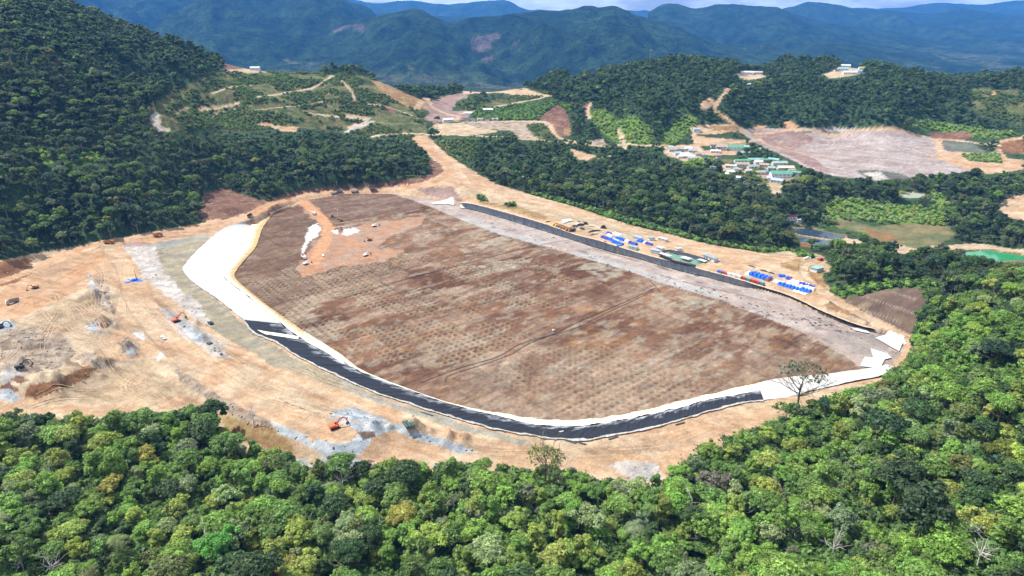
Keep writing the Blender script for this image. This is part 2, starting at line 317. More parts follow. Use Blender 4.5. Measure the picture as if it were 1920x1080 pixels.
# north road shoulder, storage yard, right hand side
poly('tan', [(866,352),(960,378),(1080,400),(1180,430),(1240,448),(1200,462),(1100,432),(1010,405),(900,374),(850,366)])
poly('yellowcut', [(900,375),(990,392),(1040,412),(1020,412),(960,396),(895,380)])
poly('mauve', [(780,352),(850,350),(868,378),(800,366)])
poly('brush', [(893,365),(910,368),(912,378),(898,376)]); poly('brush', [(945,380),(968,383),(968,388),(948,386)])
poly('yellowcut', [(1460,492),(1500,486),(1540,510),(1552,545),(1530,552),(1500,530)])
poly('brush', [(1250,500),(1290,505),(1310,512),(1330,520),(1290,514)])
poly('cutgrey', [(1545,572),(1580,560),(1640,548),(1690,538),(1742,543),(1728,580),(1712,622),(1696,630),(1650,612),(1600,594),(1550,578)])
poly('yellowcut', [(1548,573),(1580,566),(1600,580),(1590,592),(1570,584)])
# pass and mid distance
poly('yellowcut', [(695,150),(712,152),(760,175),(800,190),(812,206),(780,205),(750,195),(720,175)])
poly('mauve', [(806,192),(830,180),(870,174),(880,180),(858,190),(846,208),(826,205)])
poly('orange', [(865,172),(970,166),(1030,178),(1040,182),(975,180),(940,174),(870,176)])
poly('mauve', [(792,188),(810,196),(840,208),(885,208),(880,220),(860,228),(820,232),(790,222),(808,212)])
poly('tan', [(820,232),(870,230),(900,240),(940,246),(905,252),(860,254),(820,250)])
poly('rock', [(870,228),(1000,226),(1030,230),(1020,240),(960,246),(900,240)])
poly('redcut', [(1010,222),(1030,205),(1045,196),(1060,205),(1072,240),(1062,256),(1040,250),(1025,232)])
poly('yellowcut', [(1060,240),(1072,240),(1068,255),(1056,252)])
poly('rock', [(960,244),(985,238),(1010,262),(975,262)])
poly('shrub', [(985,236),(1015,232),(1040,258),(1010,260)])
poly('orange', [(1062,276),(1100,288),(1120,292),(1100,301),(1085,298)])
poly('rock', [(1100,264),(1130,260),(1140,272),(1110,272)])
poly('tan', [(1065,135),(1080,130),(1092,138),(1070,142)]); poly('tan', [(1104,128),(1120,126),(1122,136),(1108,137)])
poly('redcut', [(1092,200),(1104,190),(1110,200),(1102,212),(1110,225),(1100,220)])
poly('orange', [(1294,240),(1310,234),(1360,232),(1392,244),(1340,252),(1300,252)]); poly('yellowcut', [(1325,236),(1380,234),(1388,244),(1340,246)])
poly('orange', [(1308,198),(1330,182),(1342,192),(1325,206)])
poly('orange', [(1296,252),(1330,258),(1400,262),(1400,275),(1300,272)]); poly('yellowcut', [(1355,268),(1398,266),(1396,276),(1360,276)])
poly('orange', [(1240,275),(1310,270),(1320,282),(1390,282),(1400,290),(1320,292),(1300,285),(1250,290),(1310,300),(1290,305),(1255,290)])
poly('shrub', [(1345,300),(1400,297),(1440,300),(1480,308),(1510,330),(1486,346),(1440,350),(1400,335),(1350,325)]); poly('tan', [(1352,308),(1378,312),(1392,317),(1378,328),(1356,318)]); poly('rock', [(1388,309),(1440,306),(1446,314),(1400,320)]); poly('tan', [(1436,308),(1446,310),(1440,322),(1434,320)]); poly('rock', [(1412,328),(1444,324),(1490,330),(1484,340),(1446,342)])
poly('tan', [(1240,283),(1310,280),(1318,298),(1290,302),(1256,294)])
poly('orange', [(1350,308),(1378,312),(1372,328),(1352,322)]); poly('tan', [(1440,342),(1465,344),(1466,362),(1450,364)])
poly('mauvepale', [(1386,245),(1400,240),(1560,240),(1680,244),(1740,256),(1790,275),(1830,300),(1830,320),(1780,326),(1700,334),(1600,334),(1560,330),(1520,318),(1460,288),(1420,270)])
poly('mauve', [(1400,246),(1500,246),(1530,262),(1480,285),(1440,272)]); poly('greenpad', [(1480,246),(1560,245),(1600,250),(1540,252)])
poly('mauve', [(1440,272),(1530,298),(1560,326),(1520,314)])
poly('slatepad', [(1602,320),(1640,318),(1690,326),(1716,336),(1640,340)]); poly('pale', [(1620,324),(1650,322),(1670,336),(1640,338)])
poly('slatepad', [(1762,264),(1820,268),(1856,286),(1790,288),(1768,280)]); poly('greenpad', [(1768,266),(1818,269),(1846,285),(1795,286)])
poly('orange', [(1750,262),(1765,264),(1770,284),(1860,288),(1870,270),(1920,254),(1920,262),(1880,276),(1880,296),(1920,300),(1920,318),(1860,326),(1810,318),(1760,298)])
poly('brown', [(1870,262),(1920,256),(1920,288),(1880,286)]); poly('lime', [(1800,292),(1876,290),(1880,306),(1820,302)])
poly('redcut', [(1740,250),(1810,246),(1830,256),(1800,264),(1750,260)]); poly('deeporange', [(1470,230),(1484,225),(1498,236),(1490,243),(1468,243)]); poly('deeporange', [(1414,234),(1438,236),(1430,243),(1414,242)])
poly('orange', [(1870,385),(1890,370),(1930,362),(2000,365),(2000,415),(1900,412),(1876,400)])
poly('tan', [(1690,368),(1676,364),(1690,359),(1736,362),(1732,370)])
poly('swamp', [(1560,405),(1640,425),(1700,418),(1780,425),(1790,440),(1760,462),(1680,468),(1640,440),(1570,428)])
poly('swampred', [(1615,428),(1680,440),(1690,455),(1650,452),(1630,440)])
poly('tan', [(1680,458),(1740,470),(1700,478),(1680,475)]); poly('tan', [(1740,462),(1830,456),(1930,470),(1930,485),(1880,472),(1800,468),(1760,472)])
poly('tan', [(1475,404),(1500,410),(1505,425),(1480,414)]); poly('tan', [(1480,425),(1560,440),(1620,452),(1618,458),(1560,450),(1500,440)])
poly('brown', [(1500,450),(1525,455),(1520,465),(1502,462)]); poly('tan', [(1450,473),(1480,470),(1500,480),(1480,485)])
poly('tan', [(480,232),(560,238),(550,246),(485,238)]); poly('deeporange', [(484,229),(510,231),(508,237),(486,236)]); poly('deeporange', [(522,236),(558,238),(556,247),(526,245)])
poly('tan', [(283,222),(296,220),(305,235),(318,243),(300,247),(288,238)])
poly('tan', [(268,200),(278,200),(276,210)]); poly('tan', [(412,130),(470,126),(520,134),(480,137),(430,137)]); poly('redcut', [(418,114),(440,112),(456,130),(420,130)])
poly('tan', [(1540,140),(1580,124),(1628,130),(1610,140),(1560,147)])
poly('tan', [(1370,138),(1420,136),(1440,144),(1400,150)])
poly('tan', [(640,212),(700,220),(690,228),(650,222)]); poly('tan', [(650,238),(688,226),(680,240),(656,246)])
poly('redcut', [(722,206),(726,196),(742,206),(736,214)]); poly('tan', [(570,210),(640,218),(636,222),(580,213)])
poly('deeporange', [(1860,176),(1864,170),(1870,180),(1850,182)])
poly('swamp', [(1478,426),(1520,426),(1590,442),(1572,452),(1530,462),(1495,446)]); poly('swamp', [(1798,474),(1850,466),(1940,480),(1940,494),(1870,490),(1805,486)])
poly('tan', [(1486,437),(1530,441),(1590,452),(1620,458),(1590,457),(1530,446)])
# far ranges: fields on the valley floor and old slides
poly('slide', [(884,75),(905,68),(930,60),(940,68),(925,78),(920,92),(900,100),(884,90)]); poly('slide', [(616,58),(640,48),(680,44),(684,62),(678,64),(660,50),(630,60)])
poly('slide', [(900,108),(922,104),(930,112),(910,116)]); poly('slide', [(950,82),(975,76),(970,86)]); poly('slide', [(995,88),(1004,90),(998,94)])
poly('fieldA', [(700,145),(760,130),(800,140),(860,142),(860,152),(780,155),(720,158)]); poly('fieldA', [(860,158),(940,160),(1000,168),(900,166)])
poly('fieldA', [(745,128),(772,124),(780,132),(755,136)]); poly('fieldA', [(520,112),(600,120),(560,128)])
poly('fieldA', [(1740,100),(1820,104),(1880,112),(1860,120),(1780,116)]); poly('fieldA', [(1830,120),(1870,122),(1900,128),(1850,130)])
PX0 = -200; PW = 2320; PH = 1140
raster = np.zeros((PH, PW), np.int8)
def fill(poly_, val):
    p = np.asarray(poly_, float); x0 = int(max(p[:, 0].min() - 1, PX0)); x1 = int(min(p[:, 0].max() + 2, PX0 + PW)); y0 = int(max(p[:, 1].min() - 1, 0)); y1 = int(min(p[:, 1].max() + 2, PH))
    if x1 <= x0 or y1 <= y0: return
    gx, gy = np.meshgrid(np.arange(x0, x1) + .5, np.arange(y0, y1) + .5); m = inpoly(gx, gy, p); raster[y0:y1, x0 - PX0:x1 - PX0][m] = val
for nm, pts in ORDER: fill(pts, CLS[nm][0])
tree_raster = raster.copy()
def cover(px, py, trees=False):
    return (tree_raster if trees else raster)[np.clip(py, 0, PH - 1).astype(int), np.clip(px - PX0, 0, PW - 1).astype(int)]

# roads: pixel polylines on the ground, width in metres
ROADS = [
 ([(785,256),(780,263),(800,279),(830,298),(846,316),(836,334),(800,346),(740,356),(640,359),(560,367),(500,384),(465,405),(400,424),(300,437),(200,455),(140,472),(60,508),(-60,548)], 13, 'deeporange', 'main haul road running past the forest edge'),
 ([(850,316),(868,334),(880,350),(930,362),(1000,380),(1080,395),(1150,418),(1230,440),(1330,466),(1400,488),(1450,500),(1500,520),(1560,560),(1640,603),(1700,632)], 11, 'orange', 'road along the storage yard'),
 ([(205,460),(240,500),(255,560),(300,620),(370,690),(460,745),(560,790),(640,815)], 16, 'orange', None),
 ([(560,372),(590,398),(610,420),(616,440),(600,470),(590,495)], 12, 'deeporange', None),
 ([(1440,478),(1500,476),(1545,482),(1500,500),(1520,530)], 7, 'tan', None),
 ([(780,205),(800,183),(803,188),(812,202),(840,214),(862,218),(850,226),(825,232),(812,240),(812,250)], 9, 'orange', None),
 ([(870,174),(970,171),(1032,180),(960,193),(900,206),(862,214)], 8, 'tan', None),
 ([(700,256),(760,250),(812,252),(870,254),(930,256),(1000,262),(1060,268),(1150,272),(1250,275),(1300,273),(1380,268),(1420,262)], 8, 'tan', None),
 ([(870,229),(940,227),(1020,228),(1034,240),(1045,258),(1075,265),(1110,270)], 9, 'orange', None),
 ([(1160,244),(1168,262),(1172,280),(1150,290),(1112,300)], 7, 'tan', None),
 ([(1110,192),(1100,206),(1106,222)], 6, 'tan', None),
 ([(1368,166),(1352,184),(1340,200)], 7, 'orange', None),
 ([(1340,206),(1362,222),(1382,238),(1410,250),(1430,264),(1450,275),(1560,296)], 8, 'deeporange', None),
 ([(622,142),(602,158),(575,168),(540,172),(480,182)], 6, 'tan', None),
 ([(445,194),(420,200),(375,205)], 7, 'tan', None), ([(470,160),(420,166),(400,176)], 5, 'tan', None),
 ([(292,216),(290,232),(312,246)], 8, 'pale', None),
 ([(640,152),(655,166),(663,180),(664,190)], 4, 'tan', None), ([(690,196),(730,200),(772,216)], 4, 'tan', None), ([(480,206),(540,200),(606,190)], 3, 'tan', None), ([(704,166),(735,182),(764,194)], 4, 'yellowcut', None), ([(330,215),(400,214),(440,204)], 3, 'tan', None),
 ([(700,228),(670,238),(650,247)], 9, 'pale', None),
 ([(1925,256),(1880,264),(1850,272),(1830,268),(1780,262),(1700,250),(1600,244),(1410,243),(1390,248)], 8, 'orange', None),
 ([(1925,302),(1880,312),(1830,312),(1780,300),(1740,290)], 11, 'deeporange', None),
 ([(1880,290),(1884,304)], 8, 'deeporange', None),
 ([(960,330),(1040,334),(1110,338),(1140,342)], 4, 'tan', None),
 ([(1880,395),(1905,380),(1930,375)], 6, 'tan', None),
 ([(1500,440),(1560,450),(1615,457)], 5, 'tan', None),
 ([(1140,312),(1180,316),(1240,326)], 5, 'tan', None),
 ([(1400,350),(1450,346),(1460,362)], 4, 'tan', None),
]
ROAD_PX = [r[0] for r in ROADS]
_sh = np.zeros_like(raster); _sh[42:] = raster[:-42]; _m = (raster == 0) & np.isin(_sh, [CLS[n][0] for n in NAMES if CLS[n][4] == 'N']); _m[:640] = False; _xx = np.arange(PW) + PX0; _m[:800, _xx > 1640] = False; raster[_m] = _sh[_m]
bare_r = np.isin(raster, [CLS[n][0] for n in NAMES if CLS[n][4] == 'N']).astype(float)
def box(a, r, ax):
    c = np.cumsum(np.pad(a, [(r + 1, r) if k == ax else (0, 0) for k in (0, 1)], mode='edge'), ax)
    n = a.shape[ax]; return (np.take(c, np.arange(2 * r + 1, 2 * r + 1 + n), ax) - np.take(c, np.arange(0, n), ax)) / (2 * r + 1)
for _p in ROAD_PX:
    for _a, _b in smooth_line(_p, 10):
        i0, j0 = int(_b), int(_a - PX0); 
        if 3 < i0 < PH - 4 and 5 < j0 < PW - 6: bare_r[i0 - 2:i0 + 3, j0 - 5:j0 + 6] = 1
bare_b = bare_r
for _ in range(2): bare_b = box(box(bare_b, 8, 0), 14, 1)
bare_b = np.clip(bare_b * 2.2, 0, 1)
ROADW = []
# flat pads (buildings, ponds): pixel polygon, level, blend width
PADS = [([(1240,480),(1254,473),(1324,491),(1308,497.5)], 4.6, 2.5, 1.5),
        ([(1478,428),(1520,428),(1590,444),(1570,450),(1500,440)], -20, 8, 2.0), ([(1495,443),(1530,447),(1580,455),(1560,462),(1500,455)], -20.5, 6, 2.0),
        ([(1800,472),(1850,468),(1940,482),(1940,500),(1870,500),(1805,488)], -16, 10, 2.5), ([(1680,360),(1735,362),(1728,372),(1688,370)], -6, 6, 1.5)]
PADW = [(P(p, z), z, b, dp) for p, z, b, dp in PADS]
MOUNDS = [(30,742,4.5,14),(8,730,4,9),(35,712,3.5,9),(120,720,4,16),(90,735,3.5,12),(150,705,3.5,12),(60,738,3,9),(180,612,3,10),(240,655,3,9),(190,675,2.5,12),(16,608,3,9),(196,556,3.5,8),(180,530,3,7),(206,580,3,7),
 (345,615,2.5,9),(365,632,2.5,8),(395,655,2,7),(535,800,4,14),(560,812,4,10),(640,825,5,20),(690,818,4,12),(610,815,3,10),(305,455,2.5,10),(90,558,1.5,12),(420,400,5,22),(400,395,6,18),(30,515,2.5,22),(840,366,3,12),(1285,506,2,6),
 (300,590,2,8),(270,632,1.5,5),(500,790,3,10),(450,770,3,9),(790,818,1.5,10),(1030,210,8,25),(925,184,10,40),(1080,128,8,25),(685,474,2,6),(680,455,1.5,10)]
MW = []
_r = np.random.RandomState(11); _spots = [(x_, y_, s_) for x_, y_, s_ in [(60,650,46),(30,700,30),(175,560,22),(200,600,20),(240,655,22),(180,678,30),(350,618,24),(370,635,16),(400,740,26),(470,780,26),(530,808,26),(620,810,46),(690,815,34),(770,812,30),(850,832,30),(100,725,36),(150,700,30),(300,480,20),(290,640,14)]]
for x_, y_, s_ in _spots:
    for _ in range(14): MOUNDS.append((x_ + _r.normal() * s_ * .55, y_ + _r.normal() * s_ * .22, _r.uniform(1.0, 2.8), _r.uniform(1.8, 4.2)))
for a, b, hh, r in MOUNDS:
    x = y = 0; z = 10.0
    for _ in range(12): x, y = unproj(a, b, z); z = .5 * z + .5 * float(z_tps(np.array(x), np.array(y)))
    MW.append((x, y, hh, r))
STEP = P([(236,618),(290,668),(330,715),(400,752),(470,795),(530,830),(600,862)], 7)  # terrace edge below the bench

def height(x, y):
    """ground height, and the fields that colour needs"""
    z = z_tps(x, y); rough = sstep(60, 400, y) * 0 + 1
    far = sstep(700, 1300, y)
    nat = fbm(x, y, 90, 4, 5) - .5
    ins_in = inpoly(x, y, innerP); near = (y > 230) & (y < 1150)
    din = np.full(x.shape, 1e3); dout = np.full(x.shape, 1e3)
    din[near] = dist_poly(x[near], y[near], innerP, True)[0]; dout[near], _, oa = dist_poly(x[near], y[near], outerP, True); hb = np.full(x.shape, 5.0); hb[near] = np.interp(oa, outerS, outerZ)
    ins_out = inpoly(x, y, outerP) | ins_in
    px, py = project(x, y, z); calm = 1 - bare_b[np.clip(py, 0, PH - 1).astype(int), np.clip(px - PX0, 0, PW - 1).astype(int)]
    z_nat = z + nat * (8 + 22 * far) * sstep(0, 120, dout) * (.15 + .85 * calm) + (ridged(x, y, 220, 4, 9) - .55) * 30 * far * sstep(40, 200, dout) * calm
    z_out = hb + (z_nat - hb) * sstep(0, 26, dout)
    c = cover(px, py); veg = np.array([CLS[n][4] for n in NAMES])[c]
    bare = (veg == 'N')
    z_out = z_out + np.where(bare & (dout > 3), (fbm(x, y, 18, 4, 21) - .5) * .8 + (fbm(x, y, 4, 2, 22) - .5) * .35 * sstep(3, 20, dout), 0)
    zb = hb * din / np.maximum(din + dout, 1e-3) - 1.6 * np.minimum(1, np.minimum(din, dout) / 3)
    z = np.where(ins_in, 0.0, np.where(ins_out, zb, z_out))
    # surface relief of the drying tailings
    z = np.where(ins_in, (fbm(x, y, 22, 4, 31) - .5) * .8 * sstep(0, 12, din), z)
    for mx_, my_, hh, r in MW:
        m = (np.abs(x - mx_) < 2.5 * r) & (np.abs(y - my_) < 2.5 * r)
        if m.any():
            d2 = ((x[m] - mx_) ** 2 + (y[m] - my_) ** 2) / r / r; z[m] += hh * np.exp(-d2 * 1.3) * (.7 + .6 * fbm(x[m], y[m], r * .5, 3, 77))
    d, s, a = dist_poly(x, y, STEP, False, 60); st = np.where(d < 59, sstep(-1, 1, np.clip((s) / 4.0, -1, 1)), 0)
    z = z - np.where(ins_out, 0, 3.2 * st * sstep(59, 30, d) + (fbm(x, y, 3, 2, 3) - .5) * 2.0 * (d < 6))
    road_id = np.full(x.shape, -1, np.int16); rs = np.zeros(x.shape); rarc = np.zeros(x.shape)
    for i, (pl, wd, cn) in enumerate(ROADW):
        d, s, a = dist_poly(x, y, pl[:, :2], False, wd * 1.8)
        m = d < wd * 1.7
        if not m.any(): continue
        seg = np.r_[0, np.cumsum(np.hypot(*np.diff(pl[:, :2], axis=0).T))]
        zr = np.interp(a[m], seg, pl[:, 2]); k = sstep(wd * 1.6, wd * .6, d[m]) * sstep(1000, 750, y[m])
        ii = ins_in[m]; z[m] = np.where(ii, z[m] + .9 * k, z[m] * (1 - k) + np.where(ins_out[m], z[m], zr) * k)
        bm_ = (np.abs(d - wd * .62) < 1.6) & ~ins_out & (y < 900); z[bm_] += 1.1 * sstep(1.6, 0, np.abs(d[bm_] - wd * .62)) * (fbm(x[bm_], y[bm_], 9, 2, 40 + i) > .35); m2 = d < wd * .5 * (1 + .25 * (fbm(x, y, 12, 3, 50 + i) - .5) * 2); road_id[m2] = i; rs[m2] = s[m2]; rarc[m2] = a[m2]
    for pw, pz, bl, dp in PADW:
        cx, cy = pw.mean(0); R = np.hypot(*(pw - (cx, cy)).T).max() + bl * 3; m = (np.abs(x - cx) < R) & (np.abs(y - cy) < R)
        if not m.any(): continue
        xs, ys = x[m], y[m]; ip = inpoly(xs, ys, pw); d = dist_poly(xs, ys, pw, True)[0]
        zz = z[m]; zz = np.where(ip, pz - dp * sstep(0, 3, d), pz + .5 + (zz - pz - .5) * sstep(0, bl * 2, d)); z[m] = zz
    return z, dict(ins_in=ins_in, ins_out=ins_out, din=din, dout=dout, road=road_id, rs=rs, rarc=rarc)

def cast(pix):
    """where lines of sight from the survey position first meet the ground"""
    pix = np.asarray(pix, float); u = (pix[:, 0] - 960) / F; v = (pix[:, 1] - 540) / F; zc = np.exp(np.linspace(math.log(150), math.log(2700), 420))
    X_ = u[:, None] * zc; Y_ = (CP - v * SP)[:, None] * zc; Z_ = H - (SP + v * CP)[:, None] * zc
    g = height(X_.ravel(), Y_.ravel())[0].reshape(X_.shape); below = Z_ < g; k = np.where(below.any(1), below.argmax(1), len(zc) - 1); k = np.maximum(k, 1); r = np.arange(len(k))
    fa = Z_[r, k - 1] - g[r, k - 1]; fb = Z_[r, k] - g[r, k]; t = np.clip(fa / (fa - fb + 1e-9), 0, 1)
    return np.stack([X_[r, k - 1] * (1 - t) + X_[r, k] * t, Y_[r, k - 1] * (1 - t) + Y_[r, k] * t, g[r, k - 1] * (1 - t) + g[r, k] * t], 1)
_sm = [smooth_line(r[0], 4) for r in ROADS]; _all = cast(np.vstack(_sm)); _k = 0; _rw = []
for r, sm in zip(ROADS, _sm):
    pl = _all[_k:_k + len(sm)].copy(); _k += len(sm)
    for _ in range(3): pl[1:-1] = .25 * pl[:-2] + .5 * pl[1:-1] + .25 * pl[2:]
    _rw.append((pl, r[1], r[2]))
ROADW = _rw
# ------------------------------------------------------------------ build the ground sheet
NT, NS = 880, 980
tt = np.r_[-np.linspace(2.2, 1.08, 30), np.linspace(-1.06, 1.06, NT - 60), np.linspace(1.08, 2.2, 30)]
ss = np.exp(np.linspace(math.log(70), math.log(2700), NS))
GX, GY = np.meshgrid(tt, ss); X = GX * GY; Y = GY.copy()
xf, yf = X.ravel(), Y.ravel()
zf, FLD = height(xf, yf)
ZT = zf.reshape(X.shape)
def Z(x, y):
    a = np.interp(x / y, tt, np.arange(NT)); b = (np.log(y) - math.log(70)) / (math.log(2700) - math.log(70)) * (NS - 1)
    a = np.clip(a, 0, NT - 1.001); b = np.clip(b, 0, NS - 1.001); i = np.asarray(a).astype(int); j = np.asarray(b).astype(int); fa = a - i; fb = b - j
    return (ZT[j, i] * (1 - fa) + ZT[j, i + 1] * fa) * (1 - fb) + (ZT[j + 1, i] * (1 - fa) + ZT[j + 1, i + 1] * fa) * fb
def hit(px, py, lift=0.0):
    """first ground point on a line of sight of the survey position"""
    u = (px - 960) / F; v = (py - 540) / F; d = np.array([u, CP - v * SP, -(SP + v * CP)])
    zc = np.exp(np.linspace(math.log(130), math.log(2900), 1500)); x = u * zc; y = d[1] * zc; z = H + d[2] * zc
    g = Z(x, y) + lift; k = np.argmax(z < g)
    if k == 0: k = len(zc) - 1
    a, b = k - 1, k; fa = z[a] - g[a]; fb = z[b] - g[b]; t = fa / (fa - fb + 1e-9); zz = zc[a] + (zc[b] - zc[a]) * t
    return float(u * zz), float(d[1] * zz), float(Z(u * zz, d[1] * zz))

# tailings surface frame: b axis follows the straight north bank
bA, bB = P([(870, 415), (1600, 690)]); bdir = (bB - bA) / np.linalg.norm(bB - bA); adir = np.array([-bdir[1], bdir[0]])
def paint(x, y, z, f):
    n = len(x); wx = (fbm(x, y, 9, 3, 61) - .5) * 9; wy = (fbm(x, y, 9, 3, 62) - .5) * 9
    sc = np.clip(y / 600, .6, 1.0); yn = y + 1.4 * z
    px, py = project(x + wx * sc * .8, y + wy * sc * .8, z)
    c = cover(px, py).astype(int)
    rid = f['road']; 
    for i, (_, wd, cn) in enumerate(ROADW): c[(rid == i) & ~f['ins_in']] = CLS[cn][0]
    beach = [(735,362),(800,385),(870,415),(940,440),(1020,462),(1100,485),(1180,508),(1240,530),(1330,557),(1420,590),(1500,620),(1580,665),(1615,690),(1720,720),(1740,640),(1640,600),(1300,480),(1000,400),(866,370),(800,362)]
    pin = f['ins_in']; pxs, pys = project(x + wx * .12, y + wy * .12, 0 * x)
    c[pin] = CLS['tail'][0]; c[pin & inpoly(pxs, pys, beach)] = CLS['beach'][0]
    col = np.zeros((n, 3))
    for nm in NAMES:
        idx, c1, c2, scl, veg, stretch, c3 = CLS[nm]; m = c == idx
        if not m.any() or nm == 'tail': continue
        xs, ys = x[m], yn[m]
        k = sstep(.32, .68, fbm(xs, ys, scl, 5, idx * 3 + 1))[:, None]; cc = c1 * (1 - k) + c2 * k
        if c3 is not None:
            if stretch == 1: q3 = fbm(xs * .25 + ys * .2, ys + xs * .45, 3.2, 5, idx + 90, .6)
            elif stretch == 2: q3 = fbm((xs + ys * .9) * .15, (ys - xs), 4, 4, idx + 90)
            elif stretch == 3: q3 = fbm((xs * bdir[0] + ys * bdir[1]) * .25, xs * adir[0] + ys * adir[1], 5, 4, 5)
            else: q3 = fbm(xs, ys, 4.5, 4, idx + 90)
            k3 = sstep(.5, .68, q3)[:, None] * .7; cc = cc * (1 - k3) + c3 * k3
        if veg == 'N':
            g = fbm(xs * .7, ys, 4.2, 4, 7, .65); cc = cc * (.72 + .56 * g)[:, None]
            g = fbm(xs, ys, 1.4, 2, 8); cc = cc * (.93 + .14 * g)[:, None]
        col[m] = cc
    cm = c == CLS['cutgrey'][0]; u_, v_ = x[cm], y[cm] + z[cm]; pu, pv_q = project(x[cm], y[cm], z[cm]); kk = sstep(.35, .65, fbm(u_, v_, 13, 5, 15))[:, None]; cc = CLS['cutgrey'][1] * (1 - kk) + CLS['cutgrey'][2] * kk; kk = (sstep(.5, .65, fbm(u_, v_, 7, 4, 16)) * sstep(1720, 1600, pu) * .7)[:, None]; cc = cc * (1 - kk) + A(176,160,124) * kk; cc = cc * (.8 + .4 * fbm(u_, v_, 3, 3, 18))[:, None]
    for ln in ([(1673,547),(1716,561)], [(1620,555),(1714,588)], [(1584,570),(1692,606)]): d, _, _ = dist_poly(pu, pv_q, ln, False, 5); cc = cc + (A(206,192,170) - cc) * (.55 * sstep(1.6, .4, d))[:, None]
    col[cm] = cc
    # --- tailings: terraces of placed fill in strips and cells, pitted rows, dust, rust
    m = pin; xs, ys = x[m], y[m]; a = (xs - bA[0]) * adir[0] + (ys - bA[1]) * adir[1]; b = (xs - bA[0]) * bdir[0] + (ys - bA[1]) * bdir[1]
    pxx, pyy = project(xs, ys, 0 * xs)
    base = A(158,119,92); dark = A(120,82,60); tan_ = A(190,166,142); lightp = A(190,180,158); rust = A(190,144,92); grey = A(132,114,100)
    k = sstep(.35, .65, fbm(a, b, 70, 4, 101)); cc = base * (1 - k[:, None]) + dark * k[:, None]
    ca = np.floor((a + 2.5 * (fbm(a, b, 20, 2, 4) - .5)) / 27); cb = np.floor((b + 3 * (fbm(a, b, 15, 2, 5) - .5)) / 43)
    cell = hash2(ca, cb, 12); cell2 = hash2(ca, cb, 13)
    cc = cc * (.74 + .30 * cell)[:, None]
    kk = sstep(.44, .6, fbm(a * .45, b, 14, 6, 103, .65)) * (.3 + .6 * cell2); cc = cc * (1 - kk[:, None]) + tan_ * kk[:, None]
    lowt = sstep(600, 780, pyy) * sstep(650, 1000, pxx); cc = cc * (1 - .45 * lowt[:, None]) + tan_ * .45 * lowt[:, None]
    redk = sstep(.45, .6, fbm(a, b, 60, 3, 104)) * inpoly(pxx, pyy, [(900,480),(1100,480),(1230,540),(1080,640),(900,600),(800,560)]) * .5
    cc = cc * (1 - redk[:, None]) + A(122,80,62) * redk[:, None]
    for (ax_, ay_, r, amt) in [(1110,630,60,.8),(1100,580,40,.5),(760,490,40,.5),(1230,560,40,.5),(1180,600,60,.35),(700,620,50,.3)]:
        q_ = unproj(ax_, ay_, 0); d = np.hypot(xs - q_[0], ys - q_[1]); kk = sstep(r * .6, 0, d) * sstep(.42, .6, fbm(a, b, 14, 4, 105)) * amt; cc = cc * (1 - kk[:, None]) + rust * kk[:, None]
    for pp in [[(860,465),(945,440),(960,452),(880,476)],[(1100,488),(1170,505),(1160,522),(1120,525),(1085,500)],[(1225,545),(1330,560),(1340,580),(1300,590),(1215,565)],[(880,500),(1000,480),(990,500),(900,520)]]:
        mm = inpoly(pxx + (fbm(a, b, 9, 3, 3) - .5) * 20, pyy + (fbm(a, b, 9, 3, 33) - .5) * 14, pp); kk = (mm * sstep(.3, .55, fbm(a, b, 5, 3, 66)) * .75)[:, None]; cc = cc * (1 - kk) + lightp * kk
    kk = (sstep(.56, .68, fbm(a * .6, b, 6, 5, 107, .62)) * .5)[:, None]; cc = cc * (1 - kk) + lightp * kk
    kk = (sstep(.62, .72, fbm(a, b, 6, 4, 117)) * .3)[:, None]; cc = cc * (1 - kk) + rust * kk
    # west lobe, greyer and darker
    lob = inpoly(pxx, pyy, [(500,380),(560,380),(590,410),(590,440),(570,500),(600,540),(520,600),(420,560),(430,480)]); lk = (lob * .6)[:, None]
    cc = cc * (1 - lk) + (A(118,92,74) * (1 - k[:, None]) + A(138,112,92) * k[:, None]) * lk
    topg = inpoly(pxx, pyy, [(575,375),(640,364),(735,362),(800,385),(760,400),(640,415),(600,400)]); lk = (topg * .6)[:, None]; cc = cc * (1 - lk) + (A(128,104,88) * (1 - k[:, None]) + A(146,120,104) * k[:, None]) * lk
    # pitted rows
    rot = np.floor(a / 5.1); pa = (a / 5.1) % 1 - .5; pb = (b / 5.1) % 1 - .5
    reg = inpoly(pxx + (fbm(a, b, 30, 3, 71) - .5) * 120, pyy + (fbm(a, b, 30, 3, 72) - .5) * 50, [(450,560),(540,505),(760,480),(1060,500),(1090,590),(940,665),(760,700),(640,660),(520,600)]).astype(float)
    reg2 = inpoly(pxx + (fbm(a, b, 30, 3, 73) - .5) * 120, pyy + (fbm(a, b, 30, 3, 74) - .5) * 40, [(900,680),(1200,640),(1400,660),(1360,720),(1180,770),(1000,770),(860,730)]).astype(float) * .6
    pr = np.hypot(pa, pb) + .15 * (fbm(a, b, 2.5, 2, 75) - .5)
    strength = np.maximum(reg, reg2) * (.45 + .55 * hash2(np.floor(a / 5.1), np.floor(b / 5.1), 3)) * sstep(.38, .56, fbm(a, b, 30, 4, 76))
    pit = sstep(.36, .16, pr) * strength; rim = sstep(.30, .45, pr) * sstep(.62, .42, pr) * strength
    # narrow furrows, drag marks and berm lines
    fur = sstep(.55, .75, vnoise(b / 2.2, a / 60, 81)) * fbm(a, b, 40, 2, 82); cc = cc * (1 - .28 * fur[:, None])
